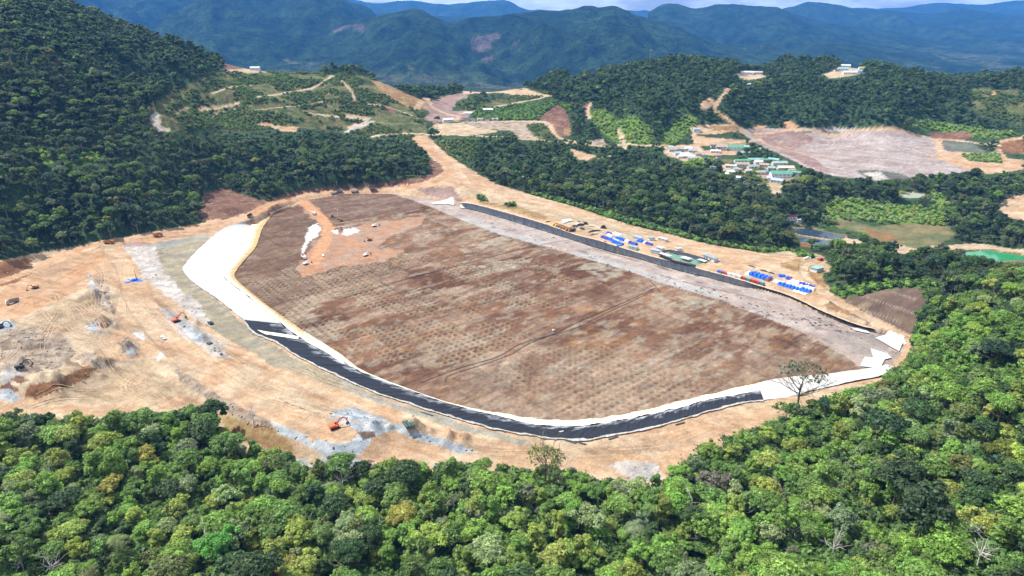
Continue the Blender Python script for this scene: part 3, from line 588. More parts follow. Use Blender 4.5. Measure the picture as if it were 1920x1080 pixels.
    for lines, wd_, amt in [([(1225,541),(1150,575),(1080,605),(1040,625),(975,645),(930,670),(860,690),(790,717)], .9, .25), ([(1222,546),(1130,590),(1085,612),(1000,640),(955,665),(900,685),(840,705),(836,716)], .8, .2),
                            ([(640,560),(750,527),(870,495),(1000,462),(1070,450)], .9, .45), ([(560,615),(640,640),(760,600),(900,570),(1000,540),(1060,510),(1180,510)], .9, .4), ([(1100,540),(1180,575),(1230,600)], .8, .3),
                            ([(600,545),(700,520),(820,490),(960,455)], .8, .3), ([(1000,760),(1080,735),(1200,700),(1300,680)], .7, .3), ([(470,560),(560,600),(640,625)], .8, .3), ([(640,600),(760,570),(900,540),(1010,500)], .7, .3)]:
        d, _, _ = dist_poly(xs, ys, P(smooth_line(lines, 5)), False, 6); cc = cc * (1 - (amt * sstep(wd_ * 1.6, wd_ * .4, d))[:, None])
    g = fbm(a * .6, b, 2.2, 4, 7, .7); cc = cc * (.62 + .76 * g)[:, None]; g = vnoise(a / 1.1, b / 1.1, 17); cc = cc * (.9 + .2 * g)[:, None]; kk = (sstep(.58, .7, fbm(a * .7, b, 5, 4, 118, .6)) * .4)[:, None]; cc = cc * (1 - kk) + A(104,74,60) * kk
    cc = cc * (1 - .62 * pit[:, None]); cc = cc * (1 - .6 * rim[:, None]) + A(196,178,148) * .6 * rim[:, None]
    # lift joints between placed strips
    jn = np.minimum(np.abs((a / 27 + .5) % 1 - .5) * 27, np.abs((b / 43 + .5) % 1 - .5) * 43); cc = cc * (1 - .28 * sstep(1.5, .3, jn) * (fbm(a, b, 30, 2, 141) > .45))[:, None]
    # working area with haul dirt and lime
    dr = inpoly(pxx + (fbm(a, b, 10, 3, 1) - .5) * 14, pyy + (fbm(a, b, 10, 3, 2) - .5) * 8, [(560,372),(590,385),(618,415),(624,440),(650,430),(720,415),(800,405),(790,420),(740,440),(700,465),(760,470),(720,490),(640,500),(570,520),(555,505),(580,470),(600,450),(596,420),(560,385)])
    dm = (dr * .85)[:, None]; kk = sstep(.4, .6, fbm(a, b, 9, 4, 120))[:, None]; cc = cc * (1 - dm) + (A(208,156,120) * (1 - kk) + A(196,164,140) * kk) * dm
    rr = rid[m]; rd = (rr >= 0)[:, None] * .9; cc = cc * (1 - rd) + A(222,168,124) * rd
    for pp in [[(578,428),(596,418),(602,430),(594,445),(580,452),(572,470),(566,474),(572,448)],[(624,435),(634,430),(636,440),(628,442)],[(642,428),(668,428),(674,434),(650,442),(643,440)]]:
        mm = inpoly(pxx + (fbm(a, b, 5, 3, 3) - .5) * 8, pyy + (fbm(a, b, 5, 3, 33) - .5) * 5, pp)[:, None] * .9; cc = cc * (1 - mm) + A(246,246,246) * mm
    col2 = col[m]; bm = (c[m] == CLS['beach'][0]) 
    # beach: dark dribbles and pale sheet near the brown fill
    cb_ = col2.copy(); d, s, _ = dist_poly(xs, ys, P([(870,415),(940,440),(1020,462),(1100,485),(1180,508),(1240,530),(1330,557),(1420,590),(1500,620),(1580,665),(1615,690)]), False, 40)
    blk = (hash2(np.floor(b / 38), np.floor(b * 0), 9) > .45) * sstep(14, 11, d); cb_ = cb_ * (1 - .6 * blk[:, None]) + A(206,208,206) * .6 * blk[:, None]
    crk = sstep(.035, .0, np.abs(fbm(a * 1.3, b * .45, 13, 4, 131) - .5)) * sstep(.5, .62, fbm(a, b, 30, 3, 132)); cb_ = cb_ * (1 - .5 * crk[:, None])
    stn = sstep(.66, .74, fbm(a * 1.5, b * .4, 7, 4, 133)) * sstep(900, 1150, pxx); cb_ = cb_ * (1 - .5 * stn[:, None]) 
    gp = inpoly(pxx, pyy, [(1560,618),(1640,628),(1668,650),(1650,676),(1600,660),(1540,640)])[:, None] * .6; cb_ = cb_ * (1 - gp) + A(176,166,158) * gp
    col[m] = np.where(bm[:, None], cb_, cc)
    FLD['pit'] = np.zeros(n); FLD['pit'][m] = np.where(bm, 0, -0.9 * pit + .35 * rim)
    # --- vehicle tracks and grading marks on all bare dirt
    bare = np.array([CLS[q][4] == 'N' for q in NAMES])[c] & ~pin
    rng = np.random.RandomState(4)
    TR = [[(-20,690),(60,640),(150,590),(260,560),(330,620)],[(0,640),(80,600),(140,570),(200,600),(240,640),(310,700),(400,750)],[(20,575),(80,545),(130,560),(180,600),(240,620),(300,660)],[(200,465),(225,520),(240,580),(290,640),(360,700)],[(100,500),(170,480),(210,520),(190,600),(240,680),(300,740)],
          [(60,760),(140,740),(220,725),(300,745)],[(150,640),(200,690),(260,725),(330,735)],[(270,560),(330,610),(430,690),(540,750),(700,800)],[(300,560),(420,650),(560,720),(700,775),(850,815),(1000,840)],[(420,640),(560,705),(720,765),(900,822)],
          [(700,830),(850,842),(1000,850),(1150,850),(1300,815)],[(1100,845),(1250,830),(1400,780)],[(80,560),(100,600),(160,640),(220,650)],[(120,590),(90,640),(60,690)],[(240,600),(190,620),(120,610),(40,650)],[(300,730),(360,740),(440,790),(540,830)],[(0,600),(50,560),(120,500),(200,466)],
          [(860,350),(980,384),(1100,408),(1250,452)],[(1000,398),(1100,425),(1200,452),(1300,490)],[(560,376),(590,405),(606,440),(590,480)],[(230,560),(210,530),(170,520),(120,540)]]
    for tr in TR:
        for r in range(5):
            pl = P(smooth_line(tr, 5), 9.0); nrm = np.gradient(pl, axis=0); nrm /= np.linalg.norm(nrm, axis=1)[:, None] + 1e-9
            ofs = rng.uniform(-9, 9); pl2 = pl + np.stack([-nrm[:, 1], nrm[:, 0]], 1) * (ofs + 2.5 * np.sin(np.linspace(0, 5, len(pl)) + r))[:, None]
            amt = rng.uniform(.04, .16) * rng.choice([1, 1, 1, -.5])
            for o2 in (-1.1, 1.1):
                d, _, ar = dist_poly(x, y, pl2 + np.stack([-nrm[:, 1], nrm[:, 0]], 1) * o2, False, 3)
                mm = (d < 1.6) & bare; col[mm] *= (1 - amt * sstep(1.3, .3, d[mm]) * (.4 + fbm(x[mm], y[mm], 14, 2, 6)))[:, None]
    # wheel-worn stripes along the roads
    on = (rid >= 0) & ~pin; xs, ys = f['rarc'][on], f['rs'][on]; st = vnoise(ys / 1.3, xs / 45, 91); col[on] *= (.9 + .2 * st)[:, None]
    return col, c
COLV, CV = paint(xf, yf, zf, FLD)
ZT = ZT + (FLD['pit']).reshape(X.shape); zf = ZT.ravel()
M_dirt = mat_ground('bare_ground', (.06, .3, .9, 2.2), .84, 1.15, .9, .7); M_tail = mat_ground('tailings_surface', (.12, .5, 1.8), .80, 1.2, .6, .5); M_forestfloor = mat_ground('vegetated_ground', (.05, .3, 1.2), .7, 1.3, .8, .5)
jj, ii = np.meshgrid(np.arange(NS - 1), np.arange(NT - 1), indexing='ij'); v0 = (jj * NT + ii).ravel()
FACES = np.stack([v0, v0 + 1, v0 + NT + 1, v0 + NT], 1)
fin = FLD['ins_in'][v0] & FLD['ins_in'][v0 + NT + 1]
vegv = np.array([CLS[q][4] for q in NAMES])[CV]; isveg = (vegv[v0] != 'N')
rdv = FLD['road'][v0] == 0; rdv2 = FLD['road'][v0] == 1; beachf = fin & (CV[v0] == CLS['beach'][0])
VALL = np.stack([xf, yf, zf], 1)
def sub(name, mask, mat, label=None):
    fs = FACES[mask]; u, inv = np.unique(fs, return_inverse=True); inv = inv.reshape(fs.shape)
    me = mesh_np(name, VALL[u], inv, COLV[u], True); o = link(name, me, mat); tag(o, label, None, None, 'structure'); return o
outside = ~fin
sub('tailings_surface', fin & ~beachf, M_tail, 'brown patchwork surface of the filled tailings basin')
sub('tailings_beach', beachf, M_dirt, 'pinkish grey strip of dried slurry below the north bank')
sub('haul_road', outside & rdv & ~isveg, M_dirt, 'orange dirt haul road along the edge of the left forest')
sub('access_road', outside & rdv2 & ~rdv & ~isveg, M_dirt, 'pale dirt road behind the storage yard')
sub('bare_ground', outside & ~isveg & ~(rdv | rdv2), M_dirt, 'bare orange and tan earthworks')
sub('forest_ground', outside & isveg, M_forestfloor, 'vegetated hills and forest floor')

# ------------------------------------------------------------------ far country: valley floor and mountain ranges
RANGES = [ # distance, front slope length, back, base, crest pixels
 (5600, 2300, 2500, [(-300,140),(300,140),(480,112),(560,75),(600,62),(640,42),(700,30),(720,26),(755,20),(785,18),(812,30),(845,42),(880,33),(940,28),(1000,20),(1060,18),(1105,10),(1125,14),(1150,9),(1175,20),(1200,30),(1260,48),(1300,62),(1350,82),(1450,98),(1540,84),(1563,80),(1620,88),(1700,108),(1780,122),(1860,140),(2100,150)]),
 (7800, 3500, 3000, [(-300,-40),(0,-50),(300,-50),(500,-45),(600,-25),(650,0),(690,14),(712,34),(760,60),(850,100),(1180,80),(1210,28),(1255,6),(1300,15),(1350,8),(1400,10),(1450,12),(1480,22),(1560,45),(1680,60),(1800,80),(2200,90)]),
 (10200, 3400, 3000, [(-300,-20),(500,0),(640,20),(1150,40),(1400,26),(1480,12),(1510,4),(1550,5),(1600,14),(1680,20),(1740,24),(1800,16),(1850,22),(1920,30),(2200,40)]),
 (14000, 4000, 3500, [(-300,0),(560,-8),(640,-6),(700,6),(760,1),(830,8),(870,6),(945,0),(985,17),(1050,19),(1120,22),(1180,20),(1400,22),(1600,14),(1650,16),(1700,13),(1760,5),(1840,9),(1920,1),(2200,0)]),
 (3600, 900, 700, [(-300,150),(0,140),(400,150),(560,150),(700,166),(1500,160),(1560,132),(1650,140),(1750,148),(1850,150),(1930,140),(2200,150)]),
]
MT_T, MT_S = 860, 300
mt = np.linspace(-1.1, 1.1, MT_T); ms = np.exp(np.linspace(math.log(2300), math.log(18500), MT_S)); ms[0] = 2500
gx, gy = np.meshgrid(mt, ms); mx_, my_ = (gx * gy).ravel(), gy.ravel()
base = -206 + 12 * (fbm(mx_, my_, 900, 3, 3) - .5); mz = base.copy()
for Dk, Lf, Lb, crest in RANGES:
    cp = smooth_line(crest, 4); u = (cp[:, 0] - 960) / F; v = (cp[:, 1] - 540) / F; tcr = u / (CP - v * SP); zcr = H - Dk * (SP + v * CP) / (CP - v * SP)
    t = mx_ / my_; Cz = np.interp(t, tcr, zcr); wob = (fbm(mx_, my_ * .15, 1500, 3, int(Dk)) - .5)
    dd = my_ - Dk * (1 + .0 * wob); hrel = Cz - base
    sp = ridged(mx_ + my_ * .12, my_ * .55, Dk * .16, 5, int(Dk) + 1)
    fr = np.clip(-dd / Lf, 0, 1); bk = np.clip(dd / Lb, 0, 1)
    s = np.where(dd < 0, (1 - fr) ** (1.15 + .9 * (1 - sp)), (1 - bk) ** 1.5)
    spur = ((sp - .62) * 1.25 + (ridged(mx_, my_ * .8, Dk * .05, 4, int(Dk) + 5) - .6) * .45) * hrel * np.minimum(1, fr * 3.0) * (1 - fr) ** .6
    z = base + hrel * s + np.where(dd < 0, spur, 0) + (fbm(mx_, my_, Dk * .012, 3, 8) - .5) * Dk * .003
    mz = np.where(hrel > 0, np.maximum(mz, z), mz)
mpx, mpy = project(mx_, my_, mz)
k = fbm(mx_, my_, 260, 5, 44)[:, None]; k2 = fbm(mx_, my_, 90, 4, 45)[:, None]
mcol = np.array([.008,.019,.010]) * (1 - k) + np.array([.030,.052,.020]) * k; mcol = mcol * (.5 + 1.0 * k2)  # forest albedo darkened all over to stand in for cloud shade
low = sstep(-120, -190, mz)[:, None] * sstep(.45, .6, fbm(mx_, my_, 330, 4, 46))[:, None]; mcol = mcol * (1 - .35 * low) + np.array([.10,.12,.06]) * .35 * low
mc = cover(mpx + (k2[:, 0] - .5) * 8, mpy + (k[:, 0] - .5) * 6)
for nm in ('slide', 'fieldA'):
    m = mc == CLS[nm][0]; kk = fbm(mx_[m], my_[m], 45, 4, 5)[:, None]; cc = (CLS[nm][1] * (1 - kk) + CLS[nm][2] * kk) * (.75 if nm == 'slide' else 1); am = sstep(.35, .55, kk) if nm == 'fieldA' else .9; mcol[m] = mcol[m] * (1 - am) + cc * am
mm_, t, b = new_mat('far_forest'); a_ = t.nodes.new('ShaderNodeAttribute'); a_.attribute_name = 'col'
cur, tcn = noise_mul(t, a_.outputs['Color'], .45, 1.6, (.012, .05)); t.links.new(cur, b.inputs['Base Color']); b.inputs['Roughness'].default_value = 1; b.inputs['Specular IOR Level'].default_value = 0
n1 = t.nodes.new('ShaderNodeTexNoise'); n1.inputs['Scale'].default_value = .03; n1.inputs['Detail'].default_value = 6; n1.inputs['Roughness'].default_value = .7
t.links.new(tcn.outputs['Object'], n1.inputs['Vector']); bp = t.nodes.new('ShaderNodeBump'); bp.inputs['Strength'].default_value = 1; bp.inputs['Distance'].default_value = 22
t.links.new(n1.outputs[0], bp.inputs['Height']); t.links.new(bp.outputs[0], b.inputs['Normal'])
jj, ii = np.meshgrid(np.arange(MT_S - 1), np.arange(MT_T - 1), indexing='ij'); v0 = (jj * MT_T + ii).ravel()
o = link('hills', mesh_np('hills', np.stack([mx_, my_, mz], 1), np.stack([v0, v0 + 1, v0 + MT_T + 1, v0 + MT_T], 1), mcol, True), mm_); tag(o, 'forested mountain ranges and valley floor fading into blue', None, None, 'structure')
bp_ = [(-25000, -3000), (25000, -3000), (25000, 20000), (-25000, 20000)]
me = mesh_np('ground', [(x, y, -240) for x, y in bp_], [(0, 1, 2, 3)], [[.03, .05, .025]] * 4)
tag(link('ground', me, mm_), 'green lowland reaching to the horizon', None, None, 'structure')
# the air: one closed box of thin haze
hm = bpy.data.materials.new('haze_air'); hm.use_nodes = True; ht = hm.node_tree; ht.nodes.clear(); ho = ht.nodes.new('ShaderNodeOutputMaterial')
pv = ht.nodes.new('ShaderNodeVolumePrincipled'); pv.inputs['Color'].default_value = (.09, .36, 1.0, 1); pv.inputs['Density'].default_value = 5.4e-5; pv.inputs['Anisotropy'].default_value = 0.0
ht.links.new(pv.outputs[0], ho.inputs['Volume'])
bx0, bx1, by0, by1, bz0, bz1 = -26000, 26000, -3500, 20500, -262, 900
vv = [(x, y, z) for z in (bz0, bz1) for x, y in ((bx0, by0), (bx1, by0), (bx1, by1), (bx0, by1))]
o = link('haze', mesh_np('haze', vv, [(3, 2, 1, 0), (4, 5, 6, 7), (0, 1, 5, 4), (1, 2, 6, 5), (2, 3, 7, 6), (3, 0, 4, 7)]), hm); tag(o, 'thin blue haze filling the air over the valley', None, None, 'stuff')
# ------------------------------------------------------------------ liners: sheets laid on the basin slopes
def ribbon(name, outer, inner, zo, zi, n, mrows, mat, label, lift=.25, wr=.25, kind='structure', swap=False):
    """sheet between two traced lines, each at its own height; wrinkles run down the slope"""
    o = resample(P(smooth_line(outer, 5), zo), n); i = resample(P(smooth_line(inner, 5), zi), n)
    zo = zo if np.ndim(zo) else np.full(n, zo); V = []; UV = []
    s = np.r_[0, np.cumsum(np.linalg.norm(np.diff(o, axis=0), axis=1))]
    for r in range(mrows + 1):
        v = r / mrows; p = o * (1 - v) + i * v; z = zo * (1 - v) + zi * v
        wv = (fbm(s + 6 * v * np.sin(s / 40), v * 2 + 0 * s, 2.6, 3, 5) - .5) * wr * 4 * (0.35 + .65 * math.sin(math.pi * min(1, v + .1)))
        edge = (fbm(s, 0 * s + r, 5, 3, 9) - .5) * (3.0 if r in (0, mrows) and n > 300 else 1.4 if r in (0, mrows) else 0)
        dirv = (i - o) / (np.linalg.norm(i - o, axis=1)[:, None] + 1e-6)
        p = p + dirv * edge[:, None]; V.append(np.c_[p, z + wv + lift]); UV.append(np.c_[s, np.full(n, v), 0 * s])
    V = np.concatenate(V); UV = np.concatenate(UV); jj, ii = np.meshgrid(np.arange(mrows), np.arange(n - 1), indexing='ij'); v0 = (jj * n + ii).ravel()
    fc = np.stack([v0, v0 + 1, v0 + n + 1, v0 + n], 1)
    me = mesh_np(name, V, fc, None, True); a = me.attributes.new('suv', 'FLOAT_VECTOR', 'POINT'); a.data.foreach_set('vector', UV.astype(np.float32).ravel())
    ob = link(name, me, mat); return tag(ob, label, None, None, kind)
def mat_liner(name, c_out, c_in, dust, dust_lo, rough, stripe=.15, dust2=None, spec=.5):
    m, t, b = new_mat(name); at = t.nodes.new('ShaderNodeAttribute'); at.attribute_name = 'suv'; at.attribute_type = 'GEOMETRY'
    sx = t.nodes.new('ShaderNodeSeparateXYZ'); t.links.new(at.outputs['Vector'], sx.inputs[0])
    def N(sclu, sclv, det=4, off=0):
        cx = t.nodes.new('ShaderNodeCombineXYZ'); 
        a1 = t.nodes.new('ShaderNodeMath'); a1.operation = 'MULTIPLY'; a1.inputs[1].default_value = sclu; t.links.new(sx.outputs[0], a1.inputs[0])
        a2 = t.nodes.new('ShaderNodeMath'); a2.operation = 'MULTIPLY_ADD'; a2.inputs[1].default_value = sclv; a2.inputs[2].default_value = off; t.links.new(sx.outputs[1], a2.inputs[0])
        t.links.new(a1.outputs[0], cx.inputs[0]); t.links.new(a2.outputs[0], cx.inputs[1]); n = t.nodes.new('ShaderNodeTexNoise'); n.inputs['Scale'].default_value = 1; n.inputs['Detail'].default_value = det; n.inputs['Roughness'].default_value = .65
        t.links.new(cx.outputs[0], n.inputs['Vector']); return n.outputs[0]
    mix = t.nodes.new('ShaderNodeMix'); mix.data_type = 'RGBA'; mix.inputs['A'].default_value = (*c_out, 1); mix.inputs['B'].default_value = (*c_in, 1)
    ad = t.nodes.new('ShaderNodeMath'); ad.operation = 'MULTIPLY_ADD'; t.links.new(N(.35, .6), ad.inputs[0]); ad.inputs[1].default_value = .9; 
    sb = t.nodes.new('ShaderNodeMath'); sb.operation = 'SUBTRACT'; t.links.new(sx.outputs[1], sb.inputs[0]); sb.inputs[1].default_value = .45; t.links.new(sb.outputs[0], ad.inputs[2])
    mr = t.nodes.new('ShaderNodeMapRange'); mr.inputs['From Min'].default_value = .25; mr.inputs['From Max'].default_value = .75; t.links.new(ad.outputs[0], mr.inputs[0]); t.links.new(mr.outputs[0], mix.inputs['Factor'])
    # dust gathers near the inner edge and in wrinkles
    d = t.nodes.new('ShaderNodeMath'); d.operation = 'MULTIPLY_ADD'; t.links.new(N(.13, 2.4, 8, 4), d.inputs[0]); d.inputs[1].default_value = 1.6
    e = t.nodes.new('ShaderNodeMath'); e.operation = 'MULTIPLY_ADD'; t.links.new(sx.outputs[1], e.inputs[0]); e.inputs[1].default_value = .75; e.inputs[2].default_value = -dust_lo; t.links.new(e.outputs[0], d.inputs[2])
    dr = t.nodes.new('ShaderNodeMapRange'); dr.inputs['From Min'].default_value = .25; dr.inputs['From Max'].default_value = .6; t.links.new(d.outputs[0], dr.inputs[0])
    mix2 = t.nodes.new('ShaderNodeMix'); mix2.data_type = 'RGBA'; mix2.inputs['B'].default_value = (*dust, 1); t.links.new(mix.outputs['Result'], mix2.inputs['A']); t.links.new(dr.outputs[0], mix2.inputs['Factor'])
    st = t.nodes.new('ShaderNodeMapRange'); st.inputs['From Min'].default_value = .35; st.inputs['From Max'].default_value = .65; st.inputs['To Min'].default_value = 1 - stripe; st.inputs['To Max'].default_value = 1 + stripe; t.links.new(N(.55, .5, 3, 9), st.inputs[0])
    vs = t.nodes.new('ShaderNodeVectorMath'); vs.operation = 'SCALE'; t.links.new(mix2.outputs['Result'], vs.inputs[0]); t.links.new(st.outputs[0], vs.inputs['Scale']); t.links.new(vs.outputs[0], b.inputs['Base Color'])
    md = t.nodes.new('ShaderNodeMath'); md.operation = 'PINGPONG'; md.inputs[1].default_value = 3.4; t.links.new(sx.outputs[0], md.inputs[0])
    sm_ = t.nodes.new('ShaderNodeMapRange'); sm_.inputs['From Min'].default_value = .12; sm_.inputs['From Max'].default_value = .5; sm_.inputs['To Min'].default_value = .72; sm_.inputs['To Max'].default_value = 1.0; t.links.new(md.outputs[0], sm_.inputs[0])
    v3 = t.nodes.new('ShaderNodeVectorMath'); v3.operation = 'SCALE'; t.links.new(vs.outputs[0], v3.inputs[0]); t.links.new(sm_.outputs[0], v3.inputs['Scale']); t.links.new(v3.outputs[0], b.inputs['Base Color'])
    b.inputs['Roughness'].default_value = rough; b.inputs['Specular IOR Level'].default_value = spec
    bn = t.nodes.new('ShaderNodeBump'); bn.inputs['Strength'].default_value = .6; bn.inputs['Distance'].default_value = .5; t.links.new(N(.5, 1.0, 4, 2), bn.inputs['Height']); t.links.new(bn.outputs[0], b.inputs['Normal'])
    return m
M_black = mat_liner('black_geomembrane', (.010,.013,.020), (.008,.010,.015), (.34,.36,.39), 1.10, .55, .5, spec=.25)
M_black2 = mat_liner('dusty_black_geomembrane', (.026,.031,.042), (.032,.038,.048), (.12,.12,.13), 1.2, .6, .4, spec=.2)
M_white = mat_liner('white_geotextile', (.44,.44,.435), (.42,.405,.37), (.32,.28,.22), 1.4, .8, .07, spec=.2)
M_yellow = mat_liner('rust_stained_geotextile', (.74,.66,.52), (.50,.32,.15), (.46,.24,.10), 1.55, .85, .12, spec=.1)
M_cream = mat_liner('cream_geotextile', (.72,.69,.60), (.66,.54,.38), (.46,.33,.20), 1.5, .85, .06, spec=.1)
M_rim = mat_liner('pale_gravel_berm', (.36,.33,.28), (.42,.42,.41), (.26,.24,.22), .95, .95, .18, spec=.1)
WO = [(475,411),(433,423),(413,433),(383,457),(353,488),(343,507),(367,533),(407,560),(457,600)]
WI = [(476,413),(470,425),(462,445),(446,478),(437,492),(420,510),(423,523),(467,557),(527,607)]
ribbon('white_liner', WO, WI, 8.0, 3.0, 150, 10, M_white, 'bright white liner sheet on the west slope of the basin', .2, .12)
YO = [(540,386),(520,394),(500,402),(480,412),(470,425),(462,445),(446,478),(437,492),(420,510),(423,523),(467,557),(527,607),(575,642),(600,655),(640,680)]
YI = [(549,389),(534,393),(512,402),(498,420),(490,433),(480,463),(460,487),(441,513),(448,530),(500,573),(567,620),(600,642),(640,668)]
ribbon('stained_liner', YO, YI, 3.0, .2, 260, 8, M_yellow, 'cream to rust orange ribbed liner band beside the white sheet', .55, .3)
BO = [(457,600),(480,625),(520,641),(560,668),(640,706),(700,733),(800,766),(900,796),(960,809),(1040,821),(1100,823),(1160,813),(1240,796),(1320,773),(1380,756),(1432,750)]
BI = [(527,607),(545,622),(575,642),(640,678),(660,689),(750,726),(850,760),(930,780),(1000,796),(1080,800),(1150,791),(1240,773),(1340,748),(1425,733)]
ribbon('black_liner', BO, BI, 8.0, 2.6, 520, 14, M_black, 'black wrinkled liner on the near slope of the basin', .3, .3)
CO = [(575,640),(640,676),(680,702),(750,726),(850,760),(930,780),(1000,796),(1080,800),(1150,791),(1240,773),(1340,748),(1425,733)]
CI = [(567,620),(640,666),(680,695.5),(760,728),(850,758),(950,778),(1030,788),(1100,788),(1160,779),(1240,762),(1340,738),(1424,718)]
ribbon('cream_liner', CO, CI, 2.7, .2, 380, 6, M_cream, 'narrow cream liner band between black liner and brown tailings', .5, .15)
ribbon('gravel_berm', [(a - (1 if a < 500 else 0), b + 3) for a, b in BO], BO, 8.4, 8.2, 400, 3, M_rim, 'pale gravel berm along the outer edge of the black liner', .35, .2)
RO = [(864,381),(895,385),(1010,417),(1080,441),(1120,451),(1155,462),(1185,471),(1220,481),(1255,490),(1292,499.5),(1330,510),(1355,516),(1392,527),(1430,539),(1467,550),(1505,566),(1540,583),(1600,607),(1640,618)]
RI = [(872,391),(900,397),(1010,430),(1080,452),(1110,462),(1155,475),(1185,482),(1220,492),(1255,502),(1292,512),(1330,521),(1380,535),(1430,546),(1480,562),(1560,597),(1600,612),(1642,623)]
ribbon('bank_liner', RO, RI, 3.6, .25, 460, 8, M_black2, 'grey black liner on the straight north bank below the storage yard', .4, .35)
ribbon('crest_cap', [(a, b - 2.2) for a, b in RO], RO, 3.9, 3.7, 300, 2, mat_liner('crest_dirt', (.50,.36,.22), (.44,.33,.24), (.3,.22,.16), 1.3, .95, .15, spec=.1), 'dirt crest above the straight black liner', .3, .1)
WO2 = [(1430,752),(1460,748),(1490,742),(1540,729),(1600,715),(1650,706),(1680,690)]
WI2 = [(1405,734),(1424,718),(1480,708),(1540,703),(1590,696),(1640,690),(1662,684)]
ribbon('white_liner', WO2, WI2, 7.5, .3, 120, 8, M_white, 'white liner sheet at the near right corner of the basin behind the bare tree', .4, .2)
def sheet(name, pts, z, mat, label, cat=None, kind=None, lift=.8, n=10):
    """flat fabric panel lying on the ground, slightly rumpled: grid clipped by bilinear quad"""
    q = P(pts, z); V = []; 
    for a in np.linspace(0, 1, n):
        for b_ in np.linspace(0, 1, n):
            p = (q[0] * (1 - b_) + q[1] * b_) * (1 - a) + (q[3] * (1 - b_) + q[2] * b_) * a; V.append((p[0], p[1], float(Z(p[0], p[1])) + lift + .25 * (fbm(p[0], p[1], 4, 2, 3) - .5)))
    V = np.array(V); c = V.mean(0).copy(); c[2] = V[:, 2].min(); fc = [(a * n + b_, a * n + b_ + 1, (a + 1) * n + b_ + 1, (a + 1) * n + b_) for a in range(n - 1) for b_ in range(n - 1)]
    me = mesh_np(name, V - c, fc, None, True); o = link(name, me, mat, None, c)
    return tag(o, label, cat, None, kind)
M_wsheet = mat_plain('white_sheet', (.46,.46,.45), .8, var=.14, scale=.12)
sheet('ground_sheet', [(1641,633),(1667,628),(1694,640),(1686,658)], 1, M_wsheet, 'white liner panel on the beach at the far right corner, below the grey cut', 'sheet')
sheet('ground_sheet', [(1668,628),(1688,634),(1700,648),(1690,642)], 2, M_wsheet, 'narrow white liner strip climbing the far right corner of the basin', 'sheet')
sheet('ground_sheet', [(1632,652),(1664,662),(1672,670),(1640,678)], 1, M_wsheet, 'white liner panel lower on the beach, behind the bare tree', 'sheet')
sheet('ground_sheet', [(1622,668),(1660,672),(1650,690),(1612,686)], 1, M_wsheet, 'lowest white liner panel reaching the tip of the brown tailings', 'sheet')
sheet('ground_sheet', [(1596,612),(1622,616),(1632,624),(1604,618)], 1.5, M_wsheet, 'small white liner scrap under the end of the black north bank', 'sheet')
sheet('ground_sheet', [(808,375),(850,372),(852,380),(812,378)], 4, M_wsheet, 'white sheet lying on dirt at the far top corner of the basin', 'sheet')
sheet('ground_sheet', [(862,381),(870,381),(872,387),(864,386)], 3, M_wsheet, 'small square white sheet at the start of the black north bank', 'sheet', n=4)
sheet('ground_sheet', [(1052,415),(1070,411),(1074,415),(1056,420)], 5, M_wsheet, 'white sheet spread in the storage yard beside the yellow trucks', 'sheet', n=5)
M_bsheet = mat_plain('black_sheet', (.02,.022,.028), .45, var=.3, scale=.4)
sheet('ground_sheet', [(458,600),(500,604),(540,612),(484,622)], 6, M_bsheet, 'black liner flap folded over the end of the white sheet', 'sheet', lift=1.2)
sheet('ground_sheet', [(966,794),(990,787),(998,792),(972,799)], 4, M_wsheet, 'small white flap lying across the black liner near its lowest bend', 'sheet', lift=1.6, n=5)
sheet('ground_sheet', [(483,624),(560,624),(558,632),(500,632)], 5.5, mat_plain('cream_sheet', (.66,.62,.48), .8), 'cream strip crossing the black liner below the white sheet', 'sheet', lift=2.0, n=6)

# ------------------------------------------------------------------ water
def pond(name, pts, z, col, label, rough=.12):
    q = P(smooth_line(list(pts) + [pts[0]], 4)[:-1], z); c = q.mean(0); V = np.vstack([[*c, 0]] + [[(p[0] - c[0]) * 1.04 + c[0], (p[1] - c[1]) * 1.04 + c[1], 0] for p in q]); V[:, 2] = z
    n = len(q); fc = [(0, 1 + k, 1 + (k + 1) % n) for k in range(n)]
    m, t, b = new_mat(name + '_water'); b.inputs['Base Color'].default_value = (*col, 1); b.inputs['Roughness'].default_value = rough
    nn = t.nodes.new('ShaderNodeTexNoise'); nn.inputs['Scale'].default_value = .6; bb = t.nodes.new('ShaderNodeBump'); bb.inputs['Strength'].default_value = .15; t.links.new(nn.outputs[0], bb.inputs['Height']); t.links.new(bb.outputs[0], b.inputs['Normal'])
    tag(link(name, mesh_np(name, V, fc), m), label, None, None, 'structure')
pond('pond', PADS[1][0], -20.4, (.03,.05,.075), 'dark blue settling pond with a dirt dyke'); pond('pond', PADS[2][0], -20.9, (.05,.08,.11), 'small dark pond in front of the dyke')
pond('pond', PADS[3][0], -16.5, (.03,.22,.09), 'vivid green pond at the right edge'); pond('pond', PADS[4][0], -6.4, (.30,.33,.25), 'pale milky pond in the trees', .3)
PONDW = [((1252,473.5),(1322,491),(1306,497),(1241,480))]
pond('process_pond', [(1252,473.5),(1290,482),(1322,491),(1306,497),(1270,489),(1241,480)], 4.5, (.10,.20,.13), 'rectangular green process water pond beside the black bank', .25)
ribbon('pond_rim', [(1258,468),(1300,478),(1334,488)], [(1253,473),(1290,482),(1322,491)], 6.2, 4.7, 30, 2, M_black2, 'dark liner rim on the far side of the green process pond', .2, .1)
ribbon('pond_rim', [(1234,480),(1264,490),(1302,499.5)], [(1241,480),(1270,489),(1306,497)], 5.2, 4.7, 30, 2, M_black2, 'dark liner rim on the near side of the green process pond', .2, .1)
ribbon('pond_rim', [(1234,478),(1246,470),(1258,468)], [(1241,480),(1247,476),(1253,473)], 6.0, 4.7, 12, 2, M_black2, 'dark liner rim on the left end of the green process pond', .25, .1)

